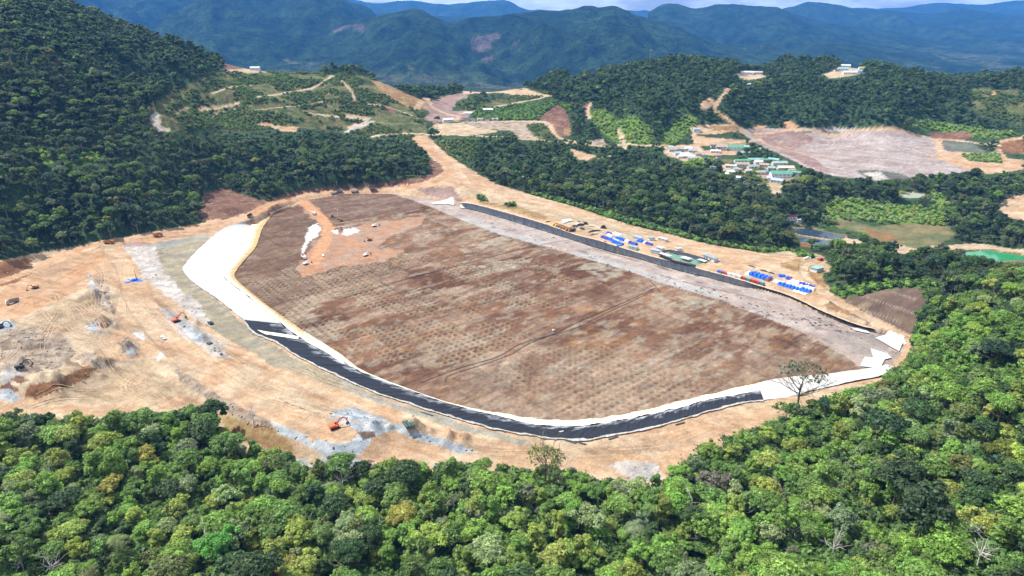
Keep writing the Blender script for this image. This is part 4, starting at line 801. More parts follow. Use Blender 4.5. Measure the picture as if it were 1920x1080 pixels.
# ------------------------------------------------------------------ trees
def quads(C, Nn, S, rng, asp=.7):
    """leaf faces centred at C, facing Nn, size S"""
    n = len(C); r = rng.normal(size=(n, 3)); t1 = np.cross(Nn, r); t1 /= np.linalg.norm(t1, axis=1)[:, None] + 1e-9; t2 = np.cross(Nn, t1); S = S[:, None]
    a = t1 * S; b = t2 * S * asp; fold = Nn * S * .25
    V = np.stack([C - a, C - b + fold, C + a, C + b + fold], 1).reshape(-1, 3); return V, np.arange(4 * n).reshape(n, 4)
ico = None
def ico_mesh():
    global ico
    if ico is None:
        import bmesh; bm = bmesh.new(); bmesh.ops.create_icosphere(bm, subdivisions=2, radius=1); ico = (np.array([v.co[:] for v in bm.verts]), np.array([[v.index for v in f.verts] for f in bm.faces])); bm.free()
    return ico
def crown_mesh(name, seed, R, zb, zt, nl, nleaf, ls, shape='round', lobe=.42, airy=0.0, mat=None):
    rng = np.random.RandomState(seed); L = []
    zm = (zb + zt) / 2; hz = (zt - zb) / 2
    for k in range(nl):
        th = k * 2.399 + rng.uniform(-.4, .4); f = ((k + .5) / nl) ** .5
        rr = R * (1 - lobe * .75) * f * rng.uniform(.8, 1.12)
        if shape == 'flat': zz = zm + hz * (.55 - .5 * f ** 2) + rng.uniform(-.15, .15) * hz
        elif shape == 'tall': zz = rng.uniform(zb + .15 * hz, zt - .35 * hz); rr *= .55 + .6 * (1 - abs(zz - zm + hz * .3) / hz / 1.4)
        elif shape == 'cone': zz = zb + (zt - zb) * rng.uniform(.1, .9); rr = R * .8 * (1 - (zz - zb) / (zt - zb)) * rng.uniform(.4, 1)
        else: rr *= 1 + .28 * math.sin(2 * th + seed) + .18 * math.sin(3 * th + 2 * seed); zz = zm + hz * (.72 * math.sqrt(max(0, 1 - f * f * .85)) - .25) + rng.uniform(-.42, .30) * hz
        L.append((rr * math.cos(th), rr * math.sin(th), zz, R * lobe * rng.uniform(.45, 1.25) * (1 if shape != 'tall' else .95)))
    L = np.array(L); Vs = []; Fs = []; LV = []; nv = 0
    IV, IF = ico_mesh()
    per = nleaf // nl
    for (x, y, z, r) in L:
        lv = rng.uniform(.72, 1.3)
        d = rng.normal(size=(per, 3)); d[:, 2] = np.abs(d[:, 2]) * 1.0 - .35; d /= np.linalg.norm(d, axis=1)[:, None]
        rad = r * (1 + .42 * (fbm(d[:, 0] * 3 + x, d[:, 1] * 3 + y + d[:, 2] * 2, 1, 3, seed) - .5) * 2) * np.where(rng.rand(per) < .15, rng.uniform(1.0, 1.38, per), rng.uniform(.72, 1.08, per))
        c = np.array([x, y, z]) + d * rad[:, None] * np.array([1, 1, .8]); nn = d + rng.normal(size=(per, 3)) * .55 + np.array([0, 0, .65]); nn /= np.linalg.norm(nn, axis=1)[:, None]
        V, Fc = quads(c, nn, ls * rng.uniform(.5, 1.6, per), rng); Vs.append(V); Fs.append(Fc + nv); nv += len(V); LV.append(lv * rng.uniform(.6, 1.4, per))
        if airy < .5:
            # added core blocks light through the crown; inner shade is painted in darker
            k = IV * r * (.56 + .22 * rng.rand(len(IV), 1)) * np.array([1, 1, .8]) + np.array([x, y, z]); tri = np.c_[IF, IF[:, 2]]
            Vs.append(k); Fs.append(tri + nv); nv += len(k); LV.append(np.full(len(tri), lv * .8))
    V = np.concatenate(Vs); Fc = np.concatenate(Fs); LV = np.concatenate(LV)
    # quads and triangles together
    me = bpy.data.meshes.new(name); tri = Fc[:, 2] == Fc[:, 3]; cnt = np.where(tri, 3, 4); st = np.r_[0, np.cumsum(cnt)[:-1]]; flat = np.empty(cnt.sum(), np.int32)
    for k in range(3): flat[st + k] = Fc[:, k]
    flat[st[~tri] + 3] = Fc[~tri, 3]
    me.vertices.add(len(V)); me.vertices.foreach_set('co', V.astype(np.float32).ravel()); me.loops.add(len(flat)); me.loops.foreach_set('vertex_index', flat)
    me.polygons.add(len(Fc)); me.polygons.foreach_set('loop_start', st.astype(np.int32))
    try: me.polygons.foreach_set('loop_total', cnt.astype(np.int32))
    except Exception: pass
    me.update(calc_edges=True); a = me.attributes.new('lv', 'FLOAT', 'FACE'); a.data.foreach_set('value', LV.astype(np.float32)); me.materials.append(mat); return me
def tubes(segs, nsd=6):
    """segs: list of (points Nx3, radii N) -> V, F"""
    Vs = []; Fs = []; nv = 0
    for pts, rad in segs:
        pts = np.asarray(pts, float); n = len(pts); T = np.gradient(pts, axis=0); T /= np.linalg.norm(T, axis=1)[:, None] + 1e-9
        ref = np.array([1.0, 0, 0]) if abs(T[0][0]) < .8 else np.array([0, 1.0, 0]); A1 = np.cross(T, ref); A1 /= np.linalg.norm(A1, axis=1)[:, None] + 1e-9; A2 = np.cross(T, A1)
        ang = np.linspace(0, 2 * math.pi, nsd, endpoint=False)
        ring = pts[:, None] + (A1[:, None] * np.cos(ang)[None, :, None] + A2[:, None] * np.sin(ang)[None, :, None]) * np.asarray(rad)[:, None, None]
        Vs.append(ring.reshape(-1, 3)); 
        for i in range(n - 1):
            for k in range(nsd): Fs.append((nv + i * nsd + k, nv + i * nsd + (k + 1) % nsd, nv + (i + 1) * nsd + (k + 1) % nsd, nv + (i + 1) * nsd + k))
        nv += n * nsd
    return np.concatenate(Vs), np.array(Fs)
def trunk_mesh(name, seed, h, R, r0, nb=5, mat=None, deep=0):
    rng = np.random.RandomState(seed); top = np.array([rng.uniform(-.8, .8), rng.uniform(-.8, .8), h]); segs = []
    z = np.linspace(0, 1, 6); pts = np.stack([top[0] * z ** 2, top[1] * z ** 2, h * z - .8 * (z == 0)], 1); segs.append((pts, r0 * (1 - .65 * z)))
    def branch(p, d, ln, r, lev):
        q = [p]; dd = d.copy()
        for k in range(3): dd = dd + rng.normal(size=3) * .22 + np.array([0, 0, .08]); dd /= np.linalg.norm(dd); q.append(q[-1] + dd * ln / 3)
        segs.append((np.array(q), r * np.array([1, .8, .6, .3])))
        if lev > 0:
            for _ in range(3 if lev > 1 else 4):
                k = rng.randint(1, 4); d2 = dd + rng.normal(size=3) * .6; d2[2] = abs(d2[2]) * .7; d2 /= np.linalg.norm(d2); branch(q[k], d2, ln * .62, r * .5, lev - 1)
    for b_ in range(nb):
        f = rng.uniform(.5, .98); th = b_ * 2.4 + rng.uniform(0, .6); d = np.array([math.cos(th), math.sin(th), rng.uniform(.4, .9)]); d /= np.linalg.norm(d)
        branch(np.array([top[0] * f * f, top[1] * f * f, h * f]), d, R * .8, r0 * .42, deep)
    V, Fc = tubes(segs, 6 if deep < 2 else 4); me = mesh_np(name, V, Fc, None, True); me.materials.append(mat); return me
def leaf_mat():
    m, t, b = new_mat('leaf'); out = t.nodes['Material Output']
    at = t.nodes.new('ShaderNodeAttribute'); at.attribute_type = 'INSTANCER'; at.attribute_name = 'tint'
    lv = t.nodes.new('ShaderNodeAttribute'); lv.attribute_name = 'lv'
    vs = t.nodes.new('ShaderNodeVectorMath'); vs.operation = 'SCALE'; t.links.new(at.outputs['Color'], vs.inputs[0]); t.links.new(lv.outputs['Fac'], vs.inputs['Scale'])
    t.links.new(vs.outputs[0], b.inputs['Base Color']); b.inputs['Roughness'].default_value = .55; b.inputs['Specular IOR Level'].default_value = .35
    tr = t.nodes.new('ShaderNodeBsdfTranslucent'); v2 = t.nodes.new('ShaderNodeVectorMath'); v2.operation = 'MULTIPLY'; v2.inputs[1].default_value = (1.15, 1.25, .5); t.links.new(vs.outputs[0], v2.inputs[0]); t.links.new(v2.outputs[0], tr.inputs['Color'])
    ms = t.nodes.new('ShaderNodeMixShader'); ms.inputs[0].default_value = .34; t.links.new(b.outputs[0], ms.inputs[1]); t.links.new(tr.outputs[0], ms.inputs[2]); t.links.new(ms.outputs[0], out.inputs['Surface']); return m
M_leaf = leaf_mat(); M_bark = mat_plain('bark', (.16,.125,.09), .9, var=.25, scale=1.2, spec=.1); M_palebark = mat_plain('pale_bark', (.34,.31,.27), .9, var=.2, scale=1.2, spec=.1)
# near crowns: name of shape, mesh
PROTO = []
for k, (shp, R, zb, zt, nl, nf, ls, lobe, airy) in enumerate([('round', 6.4, 7, 20, 34, 5200, .36, .27, 0), ('round', 7.2, 8.5, 19, 44, 6000, .36, .22, 0), ('round', 5.4, 6, 20, 26, 4400, .36, .29, 0), ('flat', 8.2, 11, 20, 34, 5200, .42, .24, 0), ('flat', 6.6, 11, 18.5, 24, 4200, .38, .27, 0),
                                                   ('tall', 4.6, 6, 22, 26, 4200, .40, .40, 0), ('tall', 5.2, 7, 21, 24, 3800, .5, .36, 0), ('airy', 7.0, 9, 21, 30, 2600, .42, .22, 1), ('round', 6.0, 9, 18, 46, 4800, .46, .22, 0), ('airy', 5.4, 9, 19, 20, 2000, .45, .26, 1)]):
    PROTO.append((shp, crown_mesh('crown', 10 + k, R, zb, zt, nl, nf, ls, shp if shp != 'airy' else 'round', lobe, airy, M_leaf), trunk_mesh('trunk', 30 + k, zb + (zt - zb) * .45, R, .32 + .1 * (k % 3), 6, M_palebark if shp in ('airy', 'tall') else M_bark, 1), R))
LOD = []
for k, (shp, R, zb, zt, nl, nf, ls, lobe) in enumerate([('round', 6.4, 5, 17, 14, 620, .85, .40), ('round', 5.6, 4, 18, 12, 560, .8, .42), ('round', 7.0, 5, 16, 18, 700, .8, .34), ('tall', 4.8, 4, 19, 12, 520, .8, .45), ('round', 7.0, 4, 15, 18, 700, .8, .30)]):
    LOD.append((shp, crown_mesh('crown', 60 + k, R, zb, zt, nl, nf, ls, shp, lobe, 0, M_leaf), trunk_mesh('trunk', 80 + k, zb + 3, R, .38, 3, M_bark, 0), R))
BUSH = crown_mesh('foliage', 95, 2.6, -.2, 3.4, 9, 420, .42, 'round', .45, 0, M_leaf)
# frond trees
def palm_mesh(seed, nfr=14, ln=4.2):
    rng = np.random.RandomState(seed); V = []; Fc = []
    for k in range(nfr):
        th = k * 2.4; el = rng.uniform(.1, 1.0); d = np.array([math.cos(th), math.sin(th), 0]); sdir = np.array([-d[1], d[0], 0]); p = []
        for s in np.linspace(0, 1, 7): p.append(d * ln * s * math.cos(el * .6) + np.array([0, 0, ln * (s * math.sin(el) - 1.05 * s * s * (1.1 - el * .3))]))
        for i in range(6):
            for sg in (-1, 1):
                for u in (.15, .65):
                    a = p[i] * (1 - u) + p[i + 1] * u; w_ = ln * .24 * math.sin(math.pi * min(.98, .12 + (i + u) / 6.6)); tip = a + sdir * sg * w_ + d * w_ * .5 - np.array([0, 0, w_ * .35]); b2 = a + (p[i + 1] - p[i]) * .34
                    n0 = len(V); V += [a, tip, tip + (p[i + 1] - p[i]) * .1, b2]; Fc.append((n0, n0 + 1, n0 + 2, n0 + 3))
    return np.array(V), np.array(Fc)
pv_, pf_ = palm_mesh(3); pme = mesh_np('fronds', pv_, pf_); pme.materials.append(M_leaf); a_ = pme.attributes.new('lv', 'FLOAT', 'FACE'); a_.data.foreach_set('value', np.random.RandomState(1).uniform(.8, 1.2, len(pf_)).astype(np.float32))
zz = np.linspace(0, 1, 7); ptv, ptf = tubes([(np.stack([.6 * zz ** 2, .3 * zz, 15 * zz - .5], 1), .2 - .07 * zz)], 6); ptm = mesh_np('trunk', ptv, ptf, None, True); ptm.materials.append(M_palebark)

TINT = { # colour words and albedo
 'mid green': (.130,.220,.052), 'dark green': (.056,.108,.034), 'bright green': (.195,.325,.062), 'yellow green': (.275,.345,.072), 'grey green': (.165,.210,.108), 'olive green': (.150,.185,.054), 'golden green': (.33,.31,.065), 'deep blue green': (.043,.090,.046), 'pale green': (.255,.335,.14), 'reddish brown': (.30,.15,.11)}
TKEY = list(TINT)
rng = np.random.RandomState(7)
# planting: jittered cells, kept where both foot and crown stand outside the traced clearings
def cells(y0, y1, sp, jit=.42):
    ys = np.arange(y0, y1, sp); out = []
    for y in ys:
        lim = 1.9 if y < 450 else 1.05; xs = np.arange(-lim * y, lim * y, sp); out.append(np.stack([xs + rng.uniform(-jit, jit, len(xs)) * sp, y + rng.uniform(-jit, jit, len(xs)) * sp], 1))
    return np.concatenate(out)
vegc = np.array([CLS[q][4] for q in NAMES])
def site(p, h):
    x, y = p[:, 0], p[:, 1]; z = Z(x, y); a, b = project(x, y, z); c, d = project(x, y, z + h * .85); e, g = project(x, y, z + h * .45)
    return z, a, b, c, d, vegc[cover(a, b, True)], vegc[cover(c, d, True)], vegc[cover(e, g, True)]
def near_road(x, y, extra=4):
    k = np.zeros(x.shape, bool)
    for pl, wd, cn in ROADW: k |= dist_poly(x, y, pl[:, :2], False, wd * .5 + extra)[0] < wd * .5 + extra - .01
    k |= dist_poly(x, y, STEP, False, 5)[0] < 4; k |= inpoly(x, y, outerP)
    for pw, _, _, _ in PADW: k |= inpoly(x, y, pw)
    return k
def plant(y0, y1, sp, size):
    p = cells(y0, y1, sp); n = len(p); lowf = fbm(p[:, 0], p[:, 1], 70, 3, 200); sc = size * (.46 + .95 * rng.rand(n) ** 2.0) * (.75 + .5 * lowf)
    h = 19 * sc; z, a, b, c, d, vf, vt, vm = site(p, h)
    ok = (vf == 'F') & ((vt == 'F') | ((p[:, 1] < 480) & (vt != 'N'))) & (vm != 'N') & ~near_road(p[:, 0], p[:, 1])
    # foot may stand in shrubland cover only when far up
    return p[ok], z[ok], sc[ok], a[ok], b[ok], c[ok], d[ok]
def pick_tint(p, px, py, n):
    """species patches: colour families by place"""
    f = fbm(p[:, 0], p[:, 1], 60, 3, 210); r = rng.rand(n); out = np.empty(n, int); K = {k: i for i, k in enumerate(TKEY)}
    fore = p[:, 1] < 420
    fam_f = ['mid green', 'bright green', 'yellow green', 'pale green', 'dark green', 'grey green', 'olive green', 'golden green', 'deep blue green']
    w_f = np.array([.27, .24, .10, .07, .15, .09, .06, .006, .014]); w_m = np.array([.24, .04, .012, .015, .32, .09, .09, .003, .19])
    cf = np.cumsum(w_f / w_f.sum()); cm = np.cumsum(w_m / w_m.sum())
    rr = np.clip(r * .75 + (f - .3) * .35, 0, .999)
    rr = np.where(rng.rand(n) < .5, rr, r); br = fore & (rng.rand(n) < .42 * sstep(780, 1060, py) * sstep(200, 1300, px) + .12)
    rr = np.where(br, .25 + .30 * rng.rand(n), rr)
    idf = np.array([K[k] for k in fam_f]); out = np.where(fore, idf[np.minimum(np.searchsorted(cf, rr), 8)], idf[np.minimum(np.searchsorted(cm, rr), 8)]); return out
A_ = plant(105, 430, 5.7, .74); B_ = plant(430, 900, 6.5, .74); C_ = plant(900, 2100, 7.3, .76)
print('trees', len(A_[0]), len(B_[0]), len(C_[0]))
# ---- the nearest ones in view become things of their own
def inview(px, py, m=0): return (px > -m) & (px < 1920 + m) & (py > -m) & (py < 1080 + m)
pA, zA, sA, aA, bA_, cA, dA = A_; tA = pick_tint(pA, aA, bA_, len(pA)); kA = rng.randint(0, len(PROTO), len(pA)); rA = rng.uniform(0, 6.28, len(pA))
ccx, ccy = project(pA[:, 0], pA[:, 1], zA + 14 * sA); vis = inview(ccx, ccy, -6); dist = np.hypot(pA[:, 0], np.hypot(pA[:, 1], H - zA)); app = np.array([PROTO[k][3] for k in kA]) * sA / dist
order = np.argsort(np.where(vis, -app, 1)); order = order[:290]; own = np.zeros(len(pA), bool); own[order] = True
COLS = ['at the far left', 'left of centre', 'near the middle', 'right of centre', 'towards the right', 'at the far right']
def where_words(px, py):
    c = ['far left', 'left', 'centre left', 'centre right', 'right', 'far right'][int(np.clip(px / 320, 0, 5))]
    r = 'bottom edge' if py > 990 else 'lower forest' if py > 900 else 'middle forest' if py > 820 else 'upper forest' if py > 740 else 'forest slope top'
    return 'at ' + c + ' of ' + r
SHW = {'round': 'round crowned', 'flat': 'broad flat topped', 'tall': 'tall narrow', 'airy': 'thin open crowned'}
bucket = {}
for i in order:
    key = (TKEY[tA[i]], PROTO[kA[i]][0], where_words(ccx[i], ccy[i])); bucket.setdefault(key, []).append(i)
LABEL = {}
for key, ids in bucket.items():
    ids.sort(key=lambda i: ccx[i]); words_ = {1: [''], 2: ['left hand ', 'right hand '], 3: ['leftmost ', 'middle ', 'rightmost ']}.get(len(ids))
    for q_, i in enumerate(ids):
        wd_ = words_[q_] if words_ else ['leftmost ', 'second from left ', 'third from left ', 'fourth from left ', 'fifth from left ', 'sixth from left ', 'seventh from left '][min(q_, 6)]
        LABEL[i] = f"{wd_}{SHW[key[1]]} {key[0]} tree {key[2]}"
def jit_tint(name, n=1):
    c = np.array(TINT[name]) * rng.uniform(.82, 1.2); return c * rng.uniform(.92, 1.08, 3)
CROWN_OBJ = {}; TRUNK_OBJ = {}
def add_tree(x, y, z, sc, rz, k, tint, label, group='trees of the near forest', lod=False, name='tree', sz=1.0):
    shp, cm_, tm_, R = (LOD if lod else PROTO)[k]; e = empty(name, (x, y, z - .3), rz, label, 'tree', group); e.scale = (sc, sc, sc * sz)
    c = link('crown', cm_, None, e); c['tint'] = [float(v) for v in tint]; t_ = link('trunk', tm_, None, e); CROWN_OBJ.setdefault((lod, k), c); TRUNK_OBJ.setdefault((lod, k), t_); return e
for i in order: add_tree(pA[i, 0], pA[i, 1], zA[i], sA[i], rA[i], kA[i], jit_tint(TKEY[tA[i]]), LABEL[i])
# ---- named single trees
pm0 = mat_plain('weathered_wood', (.50,.46,.42), .9, var=.15, scale=1.2, spec=.1)
def lone(px, py, lift=0): x, y, z = hit(px, py); return x, y, z
M_bare_tm = trunk_mesh('trunk', 401, 10, 10, .5, 9, M_bark, 2)
def special(px, py, top, mesh_c, mesh_t, sc, tint, label, group=None, cat='tree', name='tree'):
    """stand a tree so that its crown shows at a traced pixel"""
    u = 14 * sc; x, y, z = hit(px, py); 
    for _ in range(10):
        xx, yy = unproj(px, py, z + top * sc); z = float(Z(xx, yy)); x, y = xx, yy
    e = empty(name, (x, y, z - .3), rng.uniform(0, 6), label, cat, group); e.scale = (sc,) * 3
    if mesh_c: c = link('crown', mesh_c, None, e); c['tint'] = list(map(float, tint))
    if mesh_t: link('trunk', mesh_t, None, e)
    return x, y, z
sparse = crown_mesh('crown', 402, 8.5, 11, 18, 26, 700, .40, 'flat', .2, 1, M_leaf)
KEEP = []
KEEP.append(special(1506, 702, 14, sparse, M_bare_tm, 1.65, (.15,.16,.11), 'nearly bare branching tree standing against the white liner corner', name='bare_tree'))
KEEP.append(special(1023, 853, 15, sparse, trunk_mesh('trunk', 404, 13, 10, .5, 10, M_bark, 2), 1.2, TINT['olive green'], 'open tree with bare dark limbs at the near forest edge below the basin', name='bare_tree'))
DEAD = trunk_mesh('trunk', 410, 15, 6, .36, 7, pm0, 1)
for a, b, sc_, lb in [(700,985,.8,'pale dead snag low in the near forest left of centre'), (385,1003,.9,'pale leafless tree low on the left side of the near forest'), (1462,905,.8,'grey dead tree with raised limbs on the right slope'), (575,985,.7,'small white snag beside grey green crowns on the left side'), (1300,935,.9,'tall leafless tree right of the drooping palm'), (60,800,.9,'leafless spindly tree at the left edge of the near forest'), (1850,1010,.8,'pale dead tree near the bottom right corner'), (1570,1000,.8,'dead grey tree by the bottom edge on the right'), (945,1040,.8,'thin white trunk at the bottom edge near the middle'), (640,880,.9,'leafless tree at the forest edge below the blue grey gravel'), (470,760,.8,'leafless twiggy tree behind the big dark round tree'), (90,1040,.8,'dead pale tree near the bottom left corner')]:
    KEEP.append(special(a, b, 15, None, DEAD, sc_ * 1.15, None, lb, 'dead trees in the near forest', 'tree', 'dead_tree'))
for _ in (): pass
KEEP.append(special(490, 1063, 14, PROTO[2][1], PROTO[2][2], .75, TINT['reddish brown'], 'small reddish brown dying tree at the bottom edge left of the middle'))
KEEP.append(special(272, 853, 14, PROTO[0][1], PROTO[0][2], .9, TINT['golden green'], 'golden yellow tree among dark ones below the left earthworks'))
KEEP.append(special(205, 905, 14, PROTO[8][1], PROTO[8][2], .8, TINT['golden green'], 'smaller golden yellow tree low on the left side of the near forest'))
KEEP.append(special(142, 1025, 14, PROTO[2][1], PROTO[2][2], .8, (.25,.31,.045), 'vivid yellow green tree near the bottom left corner'))
KEEP.append(special(395, 760, 16, PROTO[0][1], PROTO[0][2], 1.2, TINT['dark green'], 'large dark round tree rising above the left forest edge against orange dirt'))
KEEP.append(special(255, 790, 14, PROTO[1][1], PROTO[1][2], 1.2, TINT['mid green'], 'broad mid green tree left of the large dark one, against orange dirt'))
KEEP.append(special(405, 1020, 14, PROTO[1][1], PROTO[1][2], 1.0, (.11,.31,.05), 'brilliant green tree near the bottom edge on the left side'))
KEEP.append(special(1690, 890, 14, PROTO[1][1], PROTO[1][2], 1.35, (.045,.08,.03), 'huge dark domed tree on the right slope, the upper of two'))
KEEP.append(special(1740, 950, 14, PROTO[0][1], PROTO[0][2], 1.5, (.042,.075,.03), 'huge dark domed tree on the right slope, the lower of two'))
KEEP.append(special(1660, 800, 14, PROTO[3][1], PROTO[3][2], 1.2, (.045,.095,.035), 'wide dark green flat topped tree above the two domed ones'))
KEEP.append(special(1340, 900, 14, PROTO[8][1], PROTO[8][2], 1.0, (.17,.16,.12), 'grey twiggy half bare tree right of the middle of the near forest'))
KEEP.append(special(1880, 850, 14, PROTO[4][1], PROTO[4][2], 1.0, (.14,.17,.02), 'yellow crowned tree on a bare pale trunk at the right edge'))
for px, py, sc, tn, lb in [(1765,880,.9,'yellow green','bright palm beside the huge dark domed trees'), (1228,945,1.0,'mid green','palm with drooping fronds right of the middle of the near forest'), (1165,930,.8,'pale green','small pale palm left of the drooping palm'), (1195,985,1.25,'grey green','big silvery palm low in the near forest'),
                           (215,1010,1.1,'olive green','palm with long fronds low on the left side'), (870,1072,.8,'yellow green','short palm at the bottom edge near the middle'), (1048,862,.8,'dark green','dark palm beside the open tree at the forest edge'), (1842,860,1.0,'bright green','palm in front of the pale trunks at the right edge'), (560,865,.7,'mid green','slender palm under the forest edge below the left excavator')]:
    x, y, z = hit(px, py)
    for _ in range(10): x, y = unproj(px, py, z + 15 * sc); z = float(Z(x, y))
    e = empty('palm_tree', (x, y, z), rng.uniform(0, 6), lb, 'palm', 'palms in the near forest'); e.scale = (sc,) * 3
    c = link('fronds', pme, None, e, (.6, .3, 14.5)); c['tint'] = [v * 1.2 for v in TINT[tn]]; link('trunk', ptm, None, e); KEEP.append((x, y, z))
# ---- scattered single trees and trees of the middle distance (first of each LOD kind is a real tree the mass refers to)
LT = [(1520,470,'round dark tree between the dark pond and the storage road'), (935,345,'dark tree beside the green roofed shed'), (1385,300,'tree between the village roofs'), (1315,235,'dark tree on the slope above the village road'), (820,230,'tree left of the white roadside shed')]
for k, (a, b, lb) in enumerate(LT):
    x, y, z = hit(a, b); add_tree(x, y, z, .8, 1.0 + k, k, TINT['dark green'], lb, 'lone trees in the middle distance', True)
for k in range(len(PROTO)):
    if (False, k) not in CROWN_OBJ: add_tree(pA[k, 0], pA[k, 1], zA[k], sA[k], 0, k, TINT['mid green'], 'mid green tree in the near forest')

# ---- the rest of the forest: one object each, instancing the crowns of the trees above
def scatter(name, label, pos, rot, scl, idx, tint, objs, objs2=None):
    me = bpy.data.meshes.new(name); n = len(pos); me.vertices.add(n); me.vertices.foreach_set('co', np.asarray(pos, np.float32).ravel())
    for nm, ty, dt in (('rot', 'FLOAT_VECTOR', rot), ('scl', 'FLOAT_VECTOR', scl)): a = me.attributes.new(nm, ty, 'POINT'); a.data.foreach_set('vector', np.asarray(dt, np.float32).ravel())
    a = me.attributes.new('idx', 'INT', 'POINT'); a.data.foreach_set('value', np.asarray(idx, np.int32))
    a = me.attributes.new('tint', 'FLOAT_COLOR', 'POINT'); c = np.ones((n, 4), np.float32); c[:, :3] = tint; a.data.foreach_set('color', c.ravel())
    me.update(); o = link(name, me); tag(o, label, None, None, 'stuff')
    g = bpy.data.node_groups.new(name + '_scatter', 'GeometryNodeTree'); g.interface.new_socket('Geometry', in_out='INPUT', socket_type='NodeSocketGeometry'); g.interface.new_socket('Geometry', in_out='OUTPUT', socket_type='NodeSocketGeometry')
    gi = g.nodes.new('NodeGroupInput'); go = g.nodes.new('NodeGroupOutput'); jo = g.nodes.new('GeometryNodeJoinGeometry')
    def attr(nm, ty): q_ = g.nodes.new('GeometryNodeInputNamedAttribute'); q_.data_type = ty; q_.inputs['Name'].default_value = nm; return q_.outputs['Attribute']
    for obs in (objs, objs2):
        if not obs: continue
        j = g.nodes.new('GeometryNodeJoinGeometry')
        for ob in reversed(obs):
            oi = g.nodes.new('GeometryNodeObjectInfo'); oi.transform_space = 'ORIGINAL'; oi.inputs['Object'].default_value = ob; oi.inputs['As Instance'].default_value = True; g.links.new(oi.outputs['Geometry'], j.inputs[0])
        ip = g.nodes.new('GeometryNodeInstanceOnPoints'); ip.inputs['Pick Instance'].default_value = True; g.links.new(gi.outputs[0], ip.inputs['Points']); g.links.new(j.outputs[0], ip.inputs['Instance'])
        g.links.new(attr('idx', 'INT'), ip.inputs['Instance Index']); g.links.new(attr('scl', 'FLOAT_VECTOR'), ip.inputs['Scale'])
        er = g.nodes.new('FunctionNodeEulerToRotation'); g.links.new(attr('rot', 'FLOAT_VECTOR'), er.inputs[0]); g.links.new(er.outputs[0], ip.inputs['Rotation']); g.links.new(ip.outputs[0], jo.inputs[0])
    g.links.new(jo.outputs[0], go.inputs[0]); md = o.modifiers.new('scatter', 'NODES'); md.node_group = g; return o
def tints(ids, v=.2): return np.array([TINT[TKEY[i]] for i in ids]) * rng.uniform(1 - v, 1 + v, (len(ids), 1)) * rng.uniform(.92, 1.08, (len(ids), 3))
rest = ~own
for (kx, ky, kz) in KEEP: rest &= np.hypot(pA[:, 0] - kx, pA[:, 1] - ky) > 4.5
def eul(n): return np.stack([rng.uniform(-.06, .06, n), rng.uniform(-.06, .06, n), rng.uniform(0, 6.28, n)], 1)
def scl3(s): n = len(s); return np.stack([s * rng.uniform(.9, 1.1, n), s * rng.uniform(.9, 1.1, n), s * rng.uniform(.88, 1.15, n)], 1)
cp_ = [CROWN_OBJ[(False, k)] for k in range(len(PROTO))]; tp_ = [TRUNK_OBJ[(False, k)] for k in range(len(PROTO))]
r = rest; scatter('forest', 'dense mixed green forest filling the foreground between the single trees', np.c_[pA[r], zA[r] - .3], eul(r.sum()), scl3(sA[r]), kA[r], tints(tA[r]), cp_, tp_)
# dense understorey hides the forest floor in front
U = cells(110, 450, 4.6); zu = Z(U[:, 0], U[:, 1]); a, b = project(U[:, 0], U[:, 1], zu); c, d = project(U[:, 0], U[:, 1], zu + 6); ok = (vegc[cover(a, b, True)] == 'F') & (vegc[cover(c, d, True)] != 'N') & ~near_road(U[:, 0], U[:, 1]); U = U[ok]; zu = zu[ok]; n = len(U)
dg = np.array(TINT['dark green']) * .5 + np.array(TINT['mid green']) * .5
bl = CROWN_OBJ[(True, 1)]
pB, zB, sB, aB, bB, cB, dB = B_; tB = pick_tint(pB, aB, bB, len(pB)); kB = rng.randint(0, len(PROTO), len(pB))
scatter('forest', 'forest belts around the basin, darker green with trunks along the dirt edge', np.c_[pB, zB - .3], eul(len(pB)), scl3(sB), kB, tints(tB, .12) * .86, cp_, tp_)
pC, zC, sC, aC, bC, cC, dC = C_; tC = pick_tint(pC, aC, bC, len(pC)); kC = rng.randint(0, len(LOD), len(pC))
cl_ = [CROWN_OBJ[(True, k)] for k in range(len(LOD))]
scatter('forest', 'distant dark forest covering the hills behind the mine', np.c_[pC, zC - .3], eul(len(pC)), scl3(sC * .9), kC, (tints(tC, .1) * .55 + .45 * np.array(TINT['dark green']) * 1.15) * .88, cl_, None)  # tints lowered over the hills as painted cloud shadow
# bushes: shrubland, slope scrub, bright regrowth, and understorey
be = empty('bush', (*hit(905, 372)[:2], hit(905, 372)[2]), 0, 'round green bush on the yellow bank below the far road', 'bush'); bo = link('foliage', BUSH, None, be); bo['tint'] = list(TINT['mid green'])
def bushes(y0, y1, sp, kind, dens, size, tnames, name, label):
    p = cells(y0, y1, sp); z = Z(p[:, 0], p[:, 1]); a, b = project(p[:, 0], p[:, 1], z); cl = fbm(p[:, 0], p[:, 1], 28, 4, 300)
    ok = (vegc[cover(a, b)] == kind) & ~near_road(p[:, 0], p[:, 1], 1.5) & (cl > dens) & inview(a, b, 60); p = p[ok]; z = z[ok]; n = len(p)
    ids = rng.randint(0, len(tnames), n); tn = np.array([TINT[q] for q in tnames])[ids] * rng.uniform(.75, 1.25, (n, 1)); s = size * rng.uniform(.5, 1.35, n)
    scatter(name, label, np.c_[p, z], eul(n), scl3(s), np.zeros(n, int), tn, [bo])
    return n
